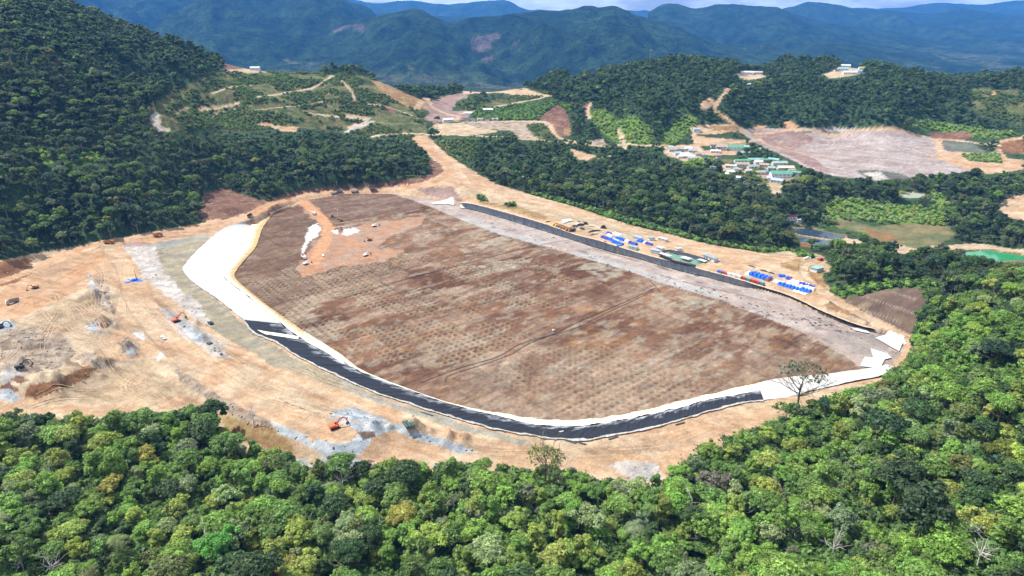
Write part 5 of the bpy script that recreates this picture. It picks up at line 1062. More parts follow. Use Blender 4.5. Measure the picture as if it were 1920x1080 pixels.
nb = [bushes(600, 1500, 4.4, 'S', .46, .8, ['mid green', 'mid green', 'olive green', 'dark green'], 'shrubs', 'shrubs dotted over the grassy cleared hills'),
 bushes(450, 1600, 3.6, 'G', .2, .85, ['mid green', 'bright green', 'dark green'], 'undergrowth', 'low green scrub on the slope between road and forest'),
 bushes(600, 1400, 5.5, 'M', .3, 1.0, ['yellow green', 'bright green', 'pale green'], 'undergrowth', 'bright lime green regrowth in clearings')]
scatter('undergrowth', 'dark understorey below the foreground trees', np.c_[U, zu], eul(n), scl3(rng.uniform(.8, 1.9, n)), np.zeros(n, int), np.tile(dg, (n, 1)) * rng.uniform(.6, 1.4, (n, 1)), [bo])
print('bushes', nb, n)
# ------------------------------------------------------------------ things on the ground
class MB:
    def __init__(s): s.V = []; s.F = []; s.n = 0
    def add(s, V, F_): V = np.asarray(V, float); s.V.append(V); s.F += [tuple(int(i) + s.n for i in f) for f in F_]; s.n += len(V); return s
    def box(s, c, d, rz=0, ry=0, taper=1.0, bev=.06):
        """box with cut edges: centre, full size, yaw, pitch; taper shrinks the top"""
        hx, hy, hz = d[0] / 2, d[1] / 2, d[2] / 2; b = min(bev, hx * .4, hy * .4, hz * .4); V = []
        for z, k, e in ((-hz, 1, b), (-hz + b, 1, 0), (hz - b, taper, 0), (hz, taper, b)):
            for sx, sy in ((-1, -1), (1, -1), (1, 1), (-1, 1)): V.append((sx * (hx * k - e), sy * (hy * k - e), z))
        V = np.array(V); Fs = [(3, 2, 1, 0), (12, 13, 14, 15)]
        for l in range(3):
            for k in range(4): Fs.append((l * 4 + k, l * 4 + (k + 1) % 4, l * 4 + 4 + (k + 1) % 4, l * 4 + 4 + k))
        cy, sy_ = math.cos(ry), math.sin(ry); V = V @ np.array([[cy, 0, -sy_], [0, 1, 0], [sy_, 0, cy]])
        cz, sz = math.cos(rz), math.sin(rz); V = V @ np.array([[cz, sz, 0], [-sz, cz, 0], [0, 0, 1]]); return s.add(V + np.array(c), Fs)
    def cyl(s, a, b, r, r2=None, n=12):
        a = np.array(a, float); b = np.array(b, float); V, Fc = tubes([(np.array([a, b]), [r, r2 if r2 is not None else r])], n); s.add(V, Fc); k = s.n - 2 * n
        s.F.append(tuple(k + i for i in range(n))); s.F.append(tuple(k + n + i for i in range(n - 1, -1, -1))); return s
    def prism(s, prof, y0, y1):
        """profile in x,z extruded along y"""
        n = len(prof); V = [(x, y0, z) for x, z in prof] + [(x, y1, z) for x, z in prof]; Fs = [tuple(range(n)), tuple(range(2 * n - 1, n - 1, -1))] + [(k, k + n, (k + 1) % n + n, (k + 1) % n) for k in range(n)]; return s.add(V, Fs)
    def mesh(s, name, mat):
        me = bpy.data.meshes.new(name); me.from_pydata(np.concatenate(s.V).tolist(), [], s.F); me.update(); me.materials.append(mat); return me
    def build(s, name, mat, parent): return link(name, s.mesh(name, mat), None, parent)
def pm(n, c, r=.55, m=0.0, v=.15): return mat_plain(n, c, r, m, v, .8)
P_white = pm('white_paint', (.70,.70,.68)); P_cream = pm('pale_paint', (.50,.46,.38)); P_orange = pm('orange_paint', (.55,.11,.04)); P_yellow = pm('yellow_paint', (.72,.40,.03)); P_brownp = pm('rust_orange_paint', (.38,.16,.05))
P_black = pm('black_rubber', (.02,.02,.022), .8); P_glass = pm('dark_glass', (.02,.03,.04), .15, 0, 0); P_steel = pm('grey_steel', (.22,.22,.22), .5, .3); P_dsteel = pm('dark_steel', (.06,.06,.06), .6, .2); P_blue = pm('blue_paint', (.04,.14,.45)); P_red = pm('red_paint', (.42,.07,.05)); P_teal = pm('teal_paint', (.10,.26,.28)); P_dirtload = pm('dirt_load', (.34,.22,.14), .95, 0, .3)
RUN = {}
def place(px, py, lift=0.0): x, y, z = hit(px, py); return (x, y, z + lift)
def yaw_px(px, py, dx, dy):
    a = hit(px - dx, py - dy); b = hit(px + dx, py + dy); return math.atan2(b[1] - a[1], b[0] - a[0])
def copy_tree(o, parent=None):
    c = o.copy(); COL.objects.link(c); c.parent = parent
    for ch in [q_ for q_ in o.children]: copy_tree(ch, c)
    return c
def wheel(par, x, y, r, w_=.6):
    t_ = MB().cyl((x, y - w_ / 2, r), (x, y + w_ / 2, r), r, n=14).build('wheel', P_black, par); MB().cyl((x, y - w_ / 2 - .02, r), (x, y + w_ / 2 + .02, r), r * .5, n=10).build('rim', P_steel, t_)
def dump_truck(pt, yaw, body, bed, label, sc=1.0, load=True, group='dump trucks and haulers on the mine roads'):
    e = empty('dump_truck', pt, yaw, label, 'dump truck', group); e.scale = (sc,) * 3
    MB().box((0, 0, 1.15), (8.2, 1.1, .5)).box((-.2, 0, 1.45), (6.4, .9, .3)).build('chassis', P_dsteel, e)
    c = MB().box((3.3, 0, 2.2), (1.9, 2.4, 1.9), taper=.92, bev=.15).box((4.25, 0, 1.45), (.5, 2.3, .8)).build('cab', body, e)
    MB().box((4.12, 0, 2.55), (.12, 2.0, .75)).build('windscreen', P_glass, c); 
    for s in (-1, 1): MB().box((3.3, s * 1.16, 2.55), (1.2, .08, .65)).build('side_window', P_glass, c)
    b = MB(); b.prism([(-4.4, 2.0), (-4.9, 3.3), (2.1, 3.3), (2.1, 1.55), (-3.4, 1.5)], -1.45, -1.32); b.prism([(-4.4, 2.0), (-4.9, 3.3), (2.1, 3.3), (2.1, 1.55), (-3.4, 1.5)], 1.32, 1.45)
    b.box((-.7, 0, 1.62), (5.6, 2.7, .14)).box((2.05, 0, 2.5), (.14, 2.8, 1.8)).box((2.7, 0, 3.36), (1.4, 2.7, .1)); b.build('tipper_bed', bed, e)
    if load:
        V = []; Fs = []
        for i in range(6):
            for j in range(5): V.append((-4.0 + i * 1.15, -1.25 + j * .62, 2.5 + (.75 * math.sin(math.pi * i / 5) * math.sin(math.pi * j / 4)) + .1 * ((i * 7 + j * 3) % 4)))
        Fs = [(i * 5 + j, i * 5 + 5 + j, i * 5 + 6 + j, i * 5 + j + 1) for i in range(5) for j in range(4)]; MB().add(V, Fs).build('load', P_dirtload, e)
    for x in (3.1, -1.6, -3.1):
        for s in (-1, 1): wheel(e, x, s * 1.1, .68, .55)
    return e
def excavator(pt, yaw, body, label, sc=1.0, reach=0.0, swing=0.0, name='excavator', group='excavators'):
    e = empty(name, pt, yaw, label, 'excavator', group); e.scale = (sc,) * 3
    for s in (-1, 1):
        t_ = MB(); t_.prism([(-2.0, .1), (-2.4, .45), (-2.2, .85), (2.2, .85), (2.4, .45), (2.0, .1)], s * 1.25 - .3, s * 1.25 + .3); t_.build('track', P_black, e)
    MB().box((0, 0, .7), (2.6, 2.0, .4)).cyl((0, 0, .85), (0, 0, 1.1), .8).build('undercarriage', P_dsteel, e)
    ru = empty_part = MB(); cs, sn = math.cos(swing), math.sin(swing)
    R = lambda x, y: (x * cs - y * sn, x * sn + y * cs)
    h = MB(); h.box((*R(-1.1, 0), 1.75), (3.0, 2.7, 1.2), swing, bev=.2).box((*R(-2.4, 0), 1.6), (.7, 2.6, 1.0), swing, bev=.25).box((*R(.8, -.75), 1.5), (1.2, 1.1, .6), swing); h.build('engine_house', body, e)
    c = MB().box((*R(.9, .85), 2.1), (1.6, 1.0, 1.7), swing, taper=.9, bev=.12).build('cab', body, e); MB().box((*R(1.0, .85), 2.4), (1.55, 1.06, .8), swing, bev=.05).build('window', P_glass, c)
    def limb(nm, pts, wd_, th, mat):
        m = MB(); n = len(pts)
        for k in range(n - 1):
            (x0, z0), (x1, z1) = pts[k], pts[k + 1]; L = math.hypot(x1 - x0, z1 - z0); a = math.atan2(z1 - z0, x1 - x0); mx, mz = (x0 + x1) / 2, (z0 + z1) / 2; m.box((*R(mx, 0), mz), (L + th * .6, wd_, th * (1 - .2 * k)), swing, -a, bev=.08)
        return m.build(nm, mat, e)
    limb('boom', [(.9, 1.7), (2.6, 4.1), (4.4 + reach, 4.6), (5.6 + reach, 4.0)], .45, .62, body)
    limb('arm', [(5.3 + reach, 4.4), (6.7 + reach, 1.5)], .36, .42, body)
    q_ = MB(); q_.prism([(6.3 + reach, 1.5), (7.0 + reach, 1.4), (6.9 + reach, .5), (6.2 + reach, .1), (5.6 + reach, .5), (5.7 + reach, .9)], -.55, .55)
    for v in q_.V: v[:, :2] = np.stack([v[:, 0] * cs - v[:, 1] * sn, v[:, 0] * sn + v[:, 1] * cs], 1)
    q_.build('bucket', P_dsteel, e); hy = MB().cyl((*R(1.3, .3), 2.0), (*R(2.9, .3), 3.6), .1, n=8).cyl((*R(3.2, 0), 4.9), (*R(5.3 + reach, 0), 5.0), .1, n=8); hy.build('hydraulic_ram', P_steel, e); return e
def bulldozer(pt, yaw, body, label, sc=1.0):
    e = empty('bulldozer', pt, yaw, label, 'bulldozer', 'dozers and rollers'); e.scale = (sc,) * 3
    for s in (-1, 1): MB().prism([(-1.8, .1), (-2.2, .6), (-1.6, 1.1), (1.4, 1.1), (2.0, .5), (1.6, .1)], s * 1.1 - .28, s * 1.1 + .28).build('track', P_black, e)
    MB().box((.6, 0, 1.45), (2.4, 1.3, 1.1), bev=.15).box((-1.2, 0, 1.3), (1.4, 1.5, .9)).build('body', body, e); c = MB().box((-.8, 0, 2.4), (1.4, 1.4, 1.3), taper=.92, bev=.1).build('cab', body, e); MB().box((-.8, 0, 2.5), (1.46, 1.46, .6)).build('window', P_glass, c)
    MB().box((2.7, 0, .8), (.25, 3.6, 1.3), ry=.15).box((2.0, 1.3, .6), (1.6, .2, .25)).box((2.0, -1.3, .6), (1.6, .2, .25)).build('blade', P_steel, e); return e
def roller(pt, yaw, body, label, sc=1.0):
    e = empty('road_roller', pt, yaw, label, 'road roller', 'dozers and rollers'); e.scale = (sc,) * 3
    MB().cyl((1.9, -1.1, .75), (1.9, 1.1, .75), .75, n=18).build('drum', P_steel, e); MB().box((-.9, 0, 1.5), (2.2, 1.7, .9), bev=.2).box((1.2, 0, 1.0), (2.0, 2.5, .3)).build('body', body, e)
    c = MB().box((.1, 0, 2.2), (1.2, 1.5, 1.4), taper=.9).build('cab', body, e); MB().box((.1, 0, 2.4), (1.26, 1.56, .7)).build('window', P_glass, c)
    for s in (-1, 1): wheel(e, -1.3, s * .95, .75, .45)
    return e
def pickup(pt, yaw, body, label, sc=1.0, name='pickup_truck'):
    e = empty(name, pt, yaw, label, 'pickup', 'light vehicles on the site'); e.scale = (sc,) * 3
    MB().box((0, 0, .75), (5.1, 1.85, .6), bev=.15).box((-1.6, .85, 1.15), (1.9, .1, .35)).box((-1.6, -.85, 1.15), (1.9, .1, .35)).box((-2.5, 0, 1.15), (.1, 1.7, .35)).build('body', body, e)
    c = MB().box((.35, 0, 1.4), (2.2, 1.65, .75), taper=.82, bev=.12).build('cab', body, e); MB().box((.35, 0, 1.38), (2.1, 1.72, .42), taper=.86, bev=.04).build('window', P_glass, c)
    for x in (1.6, -1.6):
        for s in (-1, 1): wheel(e, x, s * .85, .38, .25)
    return e
dirt_z = lambda a, b: place(a, b)
# haulers
for a, b, dx, dy, bd, bed, lb in [(24,569,-9,3,P_white,P_steel,'grey dump truck with white cab near the left edge of the earthworks'), (205,457,9,0,P_brownp,P_brownp,'loaded orange hauler on the haul road at its left bend'),
    (297,443,9,-2,P_cream,P_brownp,'dirt coloured truck on the haul road below the left forest'), (469,407,6,-4,P_steel,P_dsteel,'dark truck at the top end of the white liner'),
    (627,364,7,-1,P_steel,P_cream,'grey truck nearest on the far haul road, first of a pair'), (636,361,7,-1,P_cream,P_steel,'grey truck just behind another on the far haul road'), (665,361,7,-1,P_brownp,P_cream,'brown truck on the far haul road right of the grey pair'), (701,359,7,-1,P_brownp,P_dsteel,'dark brown truck at the right end of the far haul road line'),
    (589,402,4,6,P_white,P_white,'white truck driving down the dirt ramp into the basin'), (570,485,4,4,P_white,P_white,'white truck parked beside the dark lobe of the basin'), (1041,423,-5,2,P_yellow,P_yellow,'bright yellow truck, leftmost in the parked row'), (1045.5,424.8,-5,2,P_yellow,P_yellow,'bright yellow truck, second in the parked row'),
    (1050,426.5,-5,2,P_blue,P_steel,'blue grey truck between yellow and brown ones in the row'), (1054.5,428.3,-5,2,P_brownp,P_brownp,'brown orange truck next to the blue grey one'), (1059,430,-5,2,P_brownp,P_brownp,'brown orange truck, second last close group of the row'), (1067,432.5,-5,2,P_brownp,P_brownp,'brown truck past the gap in the parked row'), (1072,434,-5,2,P_brownp,P_dsteel,'brown truck, last at the right end of the row')]:
    dump_truck(place(a, b), yaw_px(a, b, dx, dy), bd, bed, lb, 1.0 if b > 430 or b < 420 else .75, load=(b % 2 < 1))
excavator(place(331,603), yaw_px(331,603,9,-2), P_orange, 'orange excavator on the pale gravel heap left of the basin', 1.12)
excavator(place(628,803), yaw_px(628,803,9,-3), P_orange, 'orange red excavator on the blue grey gravel near the forest edge', 1.1)
for a, b, dx, dy, bd, lb in [(574,496,8,-3,P_white,'white excavator beside the dark lobe, next to a white truck'), (702,425,9,-2,P_white,'white excavator digging in the upper tailings, right of the lime patch'), (693,451,-8,2,P_brownp,'brown excavator on a low heap in the upper tailings'), (686,480,8,-3,P_white,'white excavator at the end of the orange dirt lobe'),
                            (66,541,-7,2,P_brownp,'brown excavator on the purple grey patch at left'), (1,615,8,-2,P_dsteel,'dark excavator cut by the left edge of the picture'), (38,690,7,-2,P_dsteel,'small dark excavator on the white rubble at left')]:
    excavator(place(a, b), yaw_px(a, b, dx, dy), bd, lb, .95 if b < 530 else 1.0)
bulldozer(place(624,408), yaw_px(624,408,6,2), P_dsteel, 'dark bulldozer above the dirt ramp'); bulldozer(place(640,415), yaw_px(640,415,6,-1), P_brownp, 'brown bulldozer by the slim white mast')
roller(place(640,430), yaw_px(640,430,1,6), P_brownp, 'brown roller beside the white lime patch'); roller(place(1040,829), yaw_px(1040,829,8,1), P_white, 'pale machine on the dirt below the lowest bend of the liner', .5) if False else None
pickup(place(307,635), yaw_px(307,635,5,4), P_white, 'white car driving down the orange road left of the basin', 1.1); pickup(place(606,480), yaw_px(606,480,2,4), P_white, 'white pickup on the orange lobe inside the basin'); pickup(place(1166,262), 0.2, P_red, 'small red vehicle on the ramp of the far dirt road', 1.1, 'pickup_truck')
pickup(place(1513,486), .3, P_white, 'white vehicle on the dirt road beside the forest above the tarp stacks', 1.3); pickup(place(1538,488), .4, P_red, 'red vehicle at the forest corner above the tarp stacks', 1.3)
# blue drill rig on tarps
x, y, z = place(249, 527); e = empty('drill_rig', (x, y, z), .5, 'blue drilling rig with slim mast standing on blue tarps', 'drill rig')
MB().box((0, 0, .25), (11, 5.5, .25), .1).box((5, -3, .2), (5, 3, .2), .4).build('tarpaulin', pm('blue_tarp', (.03,.15,.55), .5), e); MB().box((1.5, 0, 1.2), (4.5, 2.2, 1.2), bev=.2).box((-3, 1, 1.0), (2.0, 1.6, 1.2)).build('body', P_blue, e); MB().cyl((3.0, 0, .5), (2.6, 0, 9.5), .22, .14).cyl((3.6, .5, .5), (2.7, 0, 6), .1).cyl((3.6, -.5, .5), (2.7, 0, 6), .1).build('mast', P_dsteel, e); MB().cyl((-4.5, -1.5, .9), (-2.2, -1.5, .9), .7).build('tank', P_white, e)
x, y, z = place(636, 412); e = empty('light_mast', (x - 1, y, z), 0, 'slim pale mast on a small base in the upper tailings', 'mast'); MB().box((0, 0, .5), (2.2, 1.4, .9)).build('base', P_dsteel, e); MB().cyl((0, 0, .9), (0, 0, 11), .16, .1, 8).build('pole', P_white, e); MB().box((0, 0, 11.1), (1.6, .3, .5)).build('lamp_bar', P_white, e)
# rolls and small gear along the bench
def roll(px, py, dx, dy, L, r, mat, label, n=1):
    e = empty('liner_roll', place(px, py), yaw_px(px, py, dx, dy), label, 'liner roll', 'rolled liner and pipe lying on the bench')
    for k in range(n): 
        t_ = MB().cyl((-L / 2 + .3 * k, (k - (n - 1) / 2) * 2 * r, r), (L / 2 + .2 * k, (k - (n - 1) / 2) * 2 * r, r), r, n=12).build('roll', mat, e); MB().cyl((L / 2 + .2 * k - .05, (k - (n - 1) / 2) * 2 * r, r), (L / 2 + .25 * k, (k - (n - 1) / 2) * 2 * r, r), r * .3, n=8).build('core', P_cream, t_)
roll(395,607,5,4,4.5,.75,pm('black_plastic', (.02,.02,.025), .4),'two fat black rolls side by side on the grey slope left of the basin',2); roll(766,797,7,3,6.5,.8,pm('dark_green_plastic', (.03,.07,.06), .5),'dark green rolls near the forest edge right of the excavator',3)
roll(393,645,4,1,3,.7,P_dsteel,'dark machine sized roll on the rubble below the black rolls',2); roll(800,776,6,2,8,.22,P_dsteel,'thin dark pipes lying outside the black liner, left one',2); roll(933,806,9,3,10,.22,P_dsteel,'thin dark pipes lying below the liner left of its lowest bend',2)
for a, b, lb in [(1070,829,'heap of dark offcuts, larger one below the lowest bend of the liner'), (1088,831,'heap of dark offcuts, smaller one right beside the larger'), (1150,822,'dark strip of pipe lying right of the lowest bend'), (1210,808,'dark strip of pipe further right along the liner'), (1275,795,'short dark strip of pipe near the right forest edge')]: roll(a, b, 7, -2 if a > 1100 else 2, 6, .25, P_dsteel, lb, 2)
for k, (a, b) in enumerate([(408,562),(420,572),(432,581),(475,628),(578,694),(590,700)]): roll(a, b, 4, 3, 4, .2, P_dsteel, 'short dark sandbag line at the outer edge of the liner, number %s from the top' % ['one','two','three','four','five','six'][k], 1)
def crate_gear(px, py, d, mat, label, yaw=.4):
    e = empty('equipment_skid', place(px, py), yaw, label, 'equipment', 'small gear around the basin'); MB().box((0, 0, .15), (d[0] * 1.1, d[1] * 1.1, .3)).build('base', P_dsteel, e); MB().box((0, 0, .3 + d[2] / 2), d, bev=.12).build('housing', mat, e); MB().box((d[0] * .1, 0, .35 + d[2]), (d[0] * .5, d[1] * .6, .25)).build('lid', P_steel, e)
crate_gear(1050,816,(5.5,3.2,1.1),P_white,'white pump raft on the black liner at its lowest bend'); crate_gear(415,665,(1.5,1.2,1),P_steel,'small grey skid on the rubble below the black rolls'); crate_gear(1038,621,(1.6,1.4,1.2),P_white,'small white box beside the pipeline on the tailings') ; crate_gear(1160,462.5,(4,2.2,1.5),P_teal,'teal pump at the foot of the straight black bank')
# pipelines over the tailings
def pipeline(pts, r, mat, label, lift=.3):
    w_ = cast_fast(smooth_line(pts, 6)); c = w_[0].copy(); w_[:, 2] += lift; V, Fc = tubes([(w_ - c, np.full(len(w_), r))], 6); o = link('pipeline', mesh_np('pipeline', V, Fc, None, True), mat, None, c); tag(o, label, 'pipe', 'pipelines across the tailings')
def cast_fast(px): return np.array([hit(a, b) for a, b in px])
P_pipe = pm('black_pipe', (.03,.028,.026), .5)
pipeline([(1229,541),(1150,576),(1080,606),(1040,626),(975,646),(930,671),(860,691),(790,718)], .15, P_pipe, 'black pipeline crossing the brown tailings from the right bank, longer of two')
pipeline([(1226,546),(1130,591),(1085,613),(1000,641),(960,664),(900,686),(842,705),(835,718)], .13, P_pipe, 'black pipeline beside the longer one, curling at its lower end')
pipeline([(640,560),(750,527),(870,495),(1000,462),(1070,450)], .11, P_pipe, 'thin dark hose across the upper tailings'); pipeline([(1222,530),(1232,541),(1237,548)], .28, P_pipe, 'short dark pipe stub at the edge of the beach')
pipeline([(1110,465),(1160,480),(1195,490)], .14, P_pipe, 'dark hose at the foot of the black bank'); pipeline([(1280,528),(1330,540),(1400,556),(1440,566)], .13, P_pipe, 'long dark hose on the beach below the containers')
# ------------------------------------------------------------------ buildings
RM = {'green': (.10,.30,.20), 'teal': (.22,.42,.40), 'white': (.62,.64,.66), 'grey': (.30,.32,.33), 'pale': (.48,.46,.42), 'tan': (.38,.30,.22), 'dark': (.07,.075,.08), 'red': (.36,.07,.06), 'blue': (.08,.22,.50), 'bluegrey': (.34,.42,.50), 'cream': (.60,.55,.42), 'greygreen': (.28,.40,.34)}
def roof_mat(k):
    if 'roof_' + k in MATS: return MATS['roof_' + k]
    m, t, b = new_mat('roof_' + k); rgb = t.nodes.new('ShaderNodeRGB'); rgb.outputs[0].default_value = (*RM[k], 1); cur, tcn = noise_mul(t, rgb.outputs[0], .75, 1.15, [.25, 1.2]); t.links.new(cur, b.inputs['Base Color']); b.inputs['Roughness'].default_value = .5; b.inputs['Metallic'].default_value = .1
    wv = t.nodes.new('ShaderNodeTexWave'); wv.inputs['Scale'].default_value = 1.2; t.links.new(tcn.outputs['Object'], wv.inputs[0]); bp_ = t.nodes.new('ShaderNodeBump'); bp_.inputs['Strength'].default_value = .4; t.links.new(wv.outputs[0], bp_.inputs['Height']); t.links.new(bp_.outputs[0], b.inputs['Normal']); MATS['roof_' + k] = m; return m
P_wall = pm('plastered_wall', (.50,.48,.44), .85); P_wallw = pm('white_wall', (.62,.62,.60), .8); P_walld = pm('dark_timber', (.16,.13,.10), .9)  # the third is plain dark timber for doors and posts
def building(px, py, L, W, hh, yaw, roof, label, wall=None, group='buildings of the mine camp', name='building', flat=False, cat='building', openside=False, pt=None):
    pt = pt or place(px, py); e = empty(name, pt, yaw, label, cat, group); wall = wall or P_wall
    m = MB()
    if openside:
        for sx in (-1, -.33, .33, 1):
            for sy in (-1, 1): m.box((sx * (L / 2 - .3), sy * (W / 2 - .3), hh / 2 - .5), (.3, .3, hh + 1))
        m.build('post', P_walld, e)
    else: m.box((0, 0, hh / 2 - .7), (L, W, hh + 1.4), bev=.03).build('wall', wall, e)
    rise = W * (.10 if flat else .24); r = MB(); ov = .6; th = .18
    if flat: r.prism([(-W / 2 - ov, hh), (W / 2 + ov, hh + rise), (W / 2 + ov, hh + rise + th), (-W / 2 - ov, hh + th)], -L / 2 - ov, L / 2 + ov)
    else:
        r.prism([(-W / 2 - ov, hh - ov * .5), (0, hh + rise), (W / 2 + ov, hh - ov * .5), (W / 2 + ov, hh - ov * .5 + th), (0, hh + rise + th * 1.3), (-W / 2 - ov, hh - ov * .5 + th)], -L / 2 - ov, L / 2 + ov)
    for i, v in enumerate(r.V): r.V[i] = np.stack([v[:, 1], -v[:, 0], v[:, 2]], 1)
    r.build('roof', roof_mat(roof), e)
    if not flat and not openside:
        g = MB()
        for s in (-1, 1): g.add([(s * L / 2, -W / 2, hh - .05), (s * L / 2, W / 2, hh - .05), (s * L / 2, 0, hh + rise - .05)], [(0, 1, 2)])
        g.build('gable', wall, e)
    if not openside and L > 9:
        n = max(2, int(L / 6)); dm = MB().box((-L / 2 + 2, -W / 2 - .04, 1.0), (1.2, .1, 2.1)); dm.build('door', P_walld, e)
        wm = None
        for k in range(n):
            if wm is None: wm = MB().box((0, 0, 0), (1.6, .1, 1.0), bev=.02).mesh('window', P_glass)
            link('window', wm, None, e, (-L / 2 + (k + 1) * L / (n + 1) + .4, -W / 2 - .05, hh * .55))
    return e
by = math.atan2(bdir[1], bdir[0])
for a, b, L, W, hh, yw, rf, lb in [
 (1262,283,14,7,3,.1,'grey','long grey shack at the far left of the village'), (1277,285,10,7,3,-.3,'dark','dark roofed shack in the left village cluster'), (1289,281,12,8,3,.2,'white','white roofed house topmost in the left village cluster'), (1299,285,13,9,3,-.2,'grey','grey roofed house right in the left village cluster'), (1283,292,14,7,3,.15,'white','long white roof in the middle of the left cluster'), (1291,296,16,7,3,-.25,'pale','pale roofed house low in the left cluster'), (1301,300,18,6,3,-.1,'grey','grey shed lowest right in the left cluster'), (1270,290,10,7,3,.2,'bluegrey','blue grey roofed house at the lower left of the cluster'), (1307,291,9,7,3,.4,'tan','small tan roofed hut at the right of the cluster'),
 (1352,280,15,12,5,.05,'tan','tan roofed hall beside the long green one'), (1378,281,24,12,5,-.02,'green','long green roofed workshop in the upper village'), (1339,277,11,7,3,0,'dark','dark open shed left of the tan hall'), (1341,286,14,6,3,-.1,'white','white flat shed in front of the tan hall'), (1399,279,16,8,4,-.5,'greygreen','slanting grey green roof right of the workshop'), (1417,284,14,9,4,-.5,'grey','grey round edged shed at the right end of the upper row'), (1396,289,14,7,3,.05,'teal','pale teal roof below the workshop'),
 (1391,304,22,6,3,.04,'green','long green roof at the left of the middle row'), (1416,302,22,6,3,.06,'teal','long teal roof in the middle row'), (1436,303,11,6,3,0,'green','short green roof in the middle row'), (1450,302,14,6,3,-.5,'teal','slanting teal roof at the end of the middle row'), (1461,309,20,8,3.5,.02,'greygreen','grey green roof below the slanting one'),
 (1391,312,18,9,4,.05,'tan','tan roof under the long green one'), (1410,315,15,8,3,.3,'grey','grey roof amid trees in the village centre'), (1421,307,11,8,3.5,.1,'white','small white roof in the village centre'), (1432,312,12,7,3,-.3,'tan','small brown roof right of the village centre'), (1472,318,22,8,3.5,.02,'cream','cream roofed long house above the big green hall'), (1463,331,27,12,5,-.04,'green','big green roofed hall with white walls at the village foot'), (1497,327,16,6,3,-.55,'green','narrow slanting green roof right of the big hall'), (1457,341,15,8,3,-.6,'bluegrey','bluish white roof below the big green hall'),
 (1424,326,14,7,3,.1,'tan','rust brown roof left of the big hall'), (1434,325,8,6,3,.1,'blue','small bright blue roof left of the big hall'), (1326,309,6,5,3,.2,'white','tiny white hut alone among trees left of the village road'), (1336,317,6,6,4,.1,'white','small white block house among the trees'), (1366,325,16,6,3,-.4,'pale','pale slanting roof at the lower left village'), (1359,329,8,6,3,.2,'white','white hut left at the lower edge of the village'), (1368,336,7,5,3,.3,'white','white hut in the trees below the village, left of two'), (1381,336,9,6,3,-.3,'white','white hut in the trees below the village, right of two'), (1370,314,14,5,3,-.35,'pale','thin pale roof between trees and the village centre'),
 (1306,246,11,6,4,0,'bluegrey','small white hut in the quarry above the village'),
 (1256,279,8,6,3,.3,'pale','small pale hut at the left start of the village road'), (1275,296,7,6,3,.1,'white','small white hut below the left village cluster'), (1322,293,8,6,3,-.2,'grey','small grey hut on the green strip between the clusters'), (1347,297,7,5,3,.2,'dark','small dark hut below the tan hall'), (1402,323,9,6,3,.2,'pale','small pale roof in trees left of the rust brown one'), (1446,318,9,6,3,-.2,'greygreen','small grey green roof above the big green hall'), (1484,322,9,5,3,.1,'tan','small tan roof at the right of the cream longhouse'), (1441,336,7,5,3,.2,'white','tiny white hut at the left foot of the big green hall'), (1378,320,8,6,3,.4,'bluegrey','small blue grey roof on the brown yard left of centre'), (1398,345,8,6,3,.1,'white','small white house deepest in the trees below the village')]:
    building(a, b, L, W, hh, yw, rf, lb, P_wallw if rf in ('green', 'white', 'bluegrey') else P_wall)
for a, b, L, W, hh, yw, rf, lb in [(840,228,18,9,4,.35,'white','white roofed roadside shed at the far junction'), (874,226,9,6,3,.1,'dark','dark shack nearest the white roadside shed'), (886,227,10,6,3,-.2,'dark','second dark shack from the white roadside shed'), (900,226,10,6,3,.2,'tan','brown shack in the middle of the far row'), (914,227,9,6,3,0,'dark','dark shack right of the brown one in the far row'), (928,226,11,6,3,.1,'grey','grey shack at the right end of the far row'), (915,208,18,7,3,.05,'white','long white roof beside the dirt track on the far slope'), (878,213,16,8,1.2,.1,'white','low white slab roof by the far dirt yard'),
  (960,331,27,10,5,0,'green','green roofed longhouse alone in the forest behind the basin'), (975,335,8,6,3,.1,'teal','small lean-to at the right end of the green longhouse')]:
    building(a, b, L, W, hh, yw, rf, lb, P_wallw, 'far sheds and shacks', 'shed', cat='shed')
for a, b, L, W, hh, yw, rf, lb in [(1583,126,24,9,4,-.1,'white','white upper roof in the hilltop compound'), (1580,132,20,10,4,-.05,'teal','teal roof left in the hilltop compound'), (1593,139,26,9,4,-.15,'white','long white roof at the front of the hilltop compound'), (1610,137,26,9,4,.05,'teal','teal grey roof on the right of the hilltop compound'), (1618,131,18,9,4,-.2,'tan','brown roof at the right end of the hilltop compound'), (1573,122,14,7,4,0,'grey','grey roof at the back of the hilltop compound'), (1569,134,10,6,3,0,'dark','small dark hut at the left of the compound'),
  (1393,139,14,9,4,.2,'white','leftmost white house of the ridge hamlet'), (1406,139,13,9,4,-.2,'white','second white house of the ridge hamlet'), (1421,139,19,8,4,-.05,'pale','long pale roof of the ridge hamlet'), (1431,134,9,6,3,0,'tan','small tan roof behind the ridge hamlet'), (1448,132,14,6,3,-.5,'white','slanting white roof right of the ridge hamlet'), (1464,131,15,7,3,-.4,'pale','pale roof farthest right of the ridge hamlet'), (1405,161,20,7,3,-.15,'white','single white roof on the slope below the ridge hamlet'),
  (479,132,17,9,5,.1,'bluegrey','white blue shed on top of the left hill'), (510,132,13,8,4,-.1,'cream','smaller pale shed on top of the left hill')]:
    building(a, b, L, W, hh, yw, rf, lb, P_wallw, 'buildings on the hilltops')
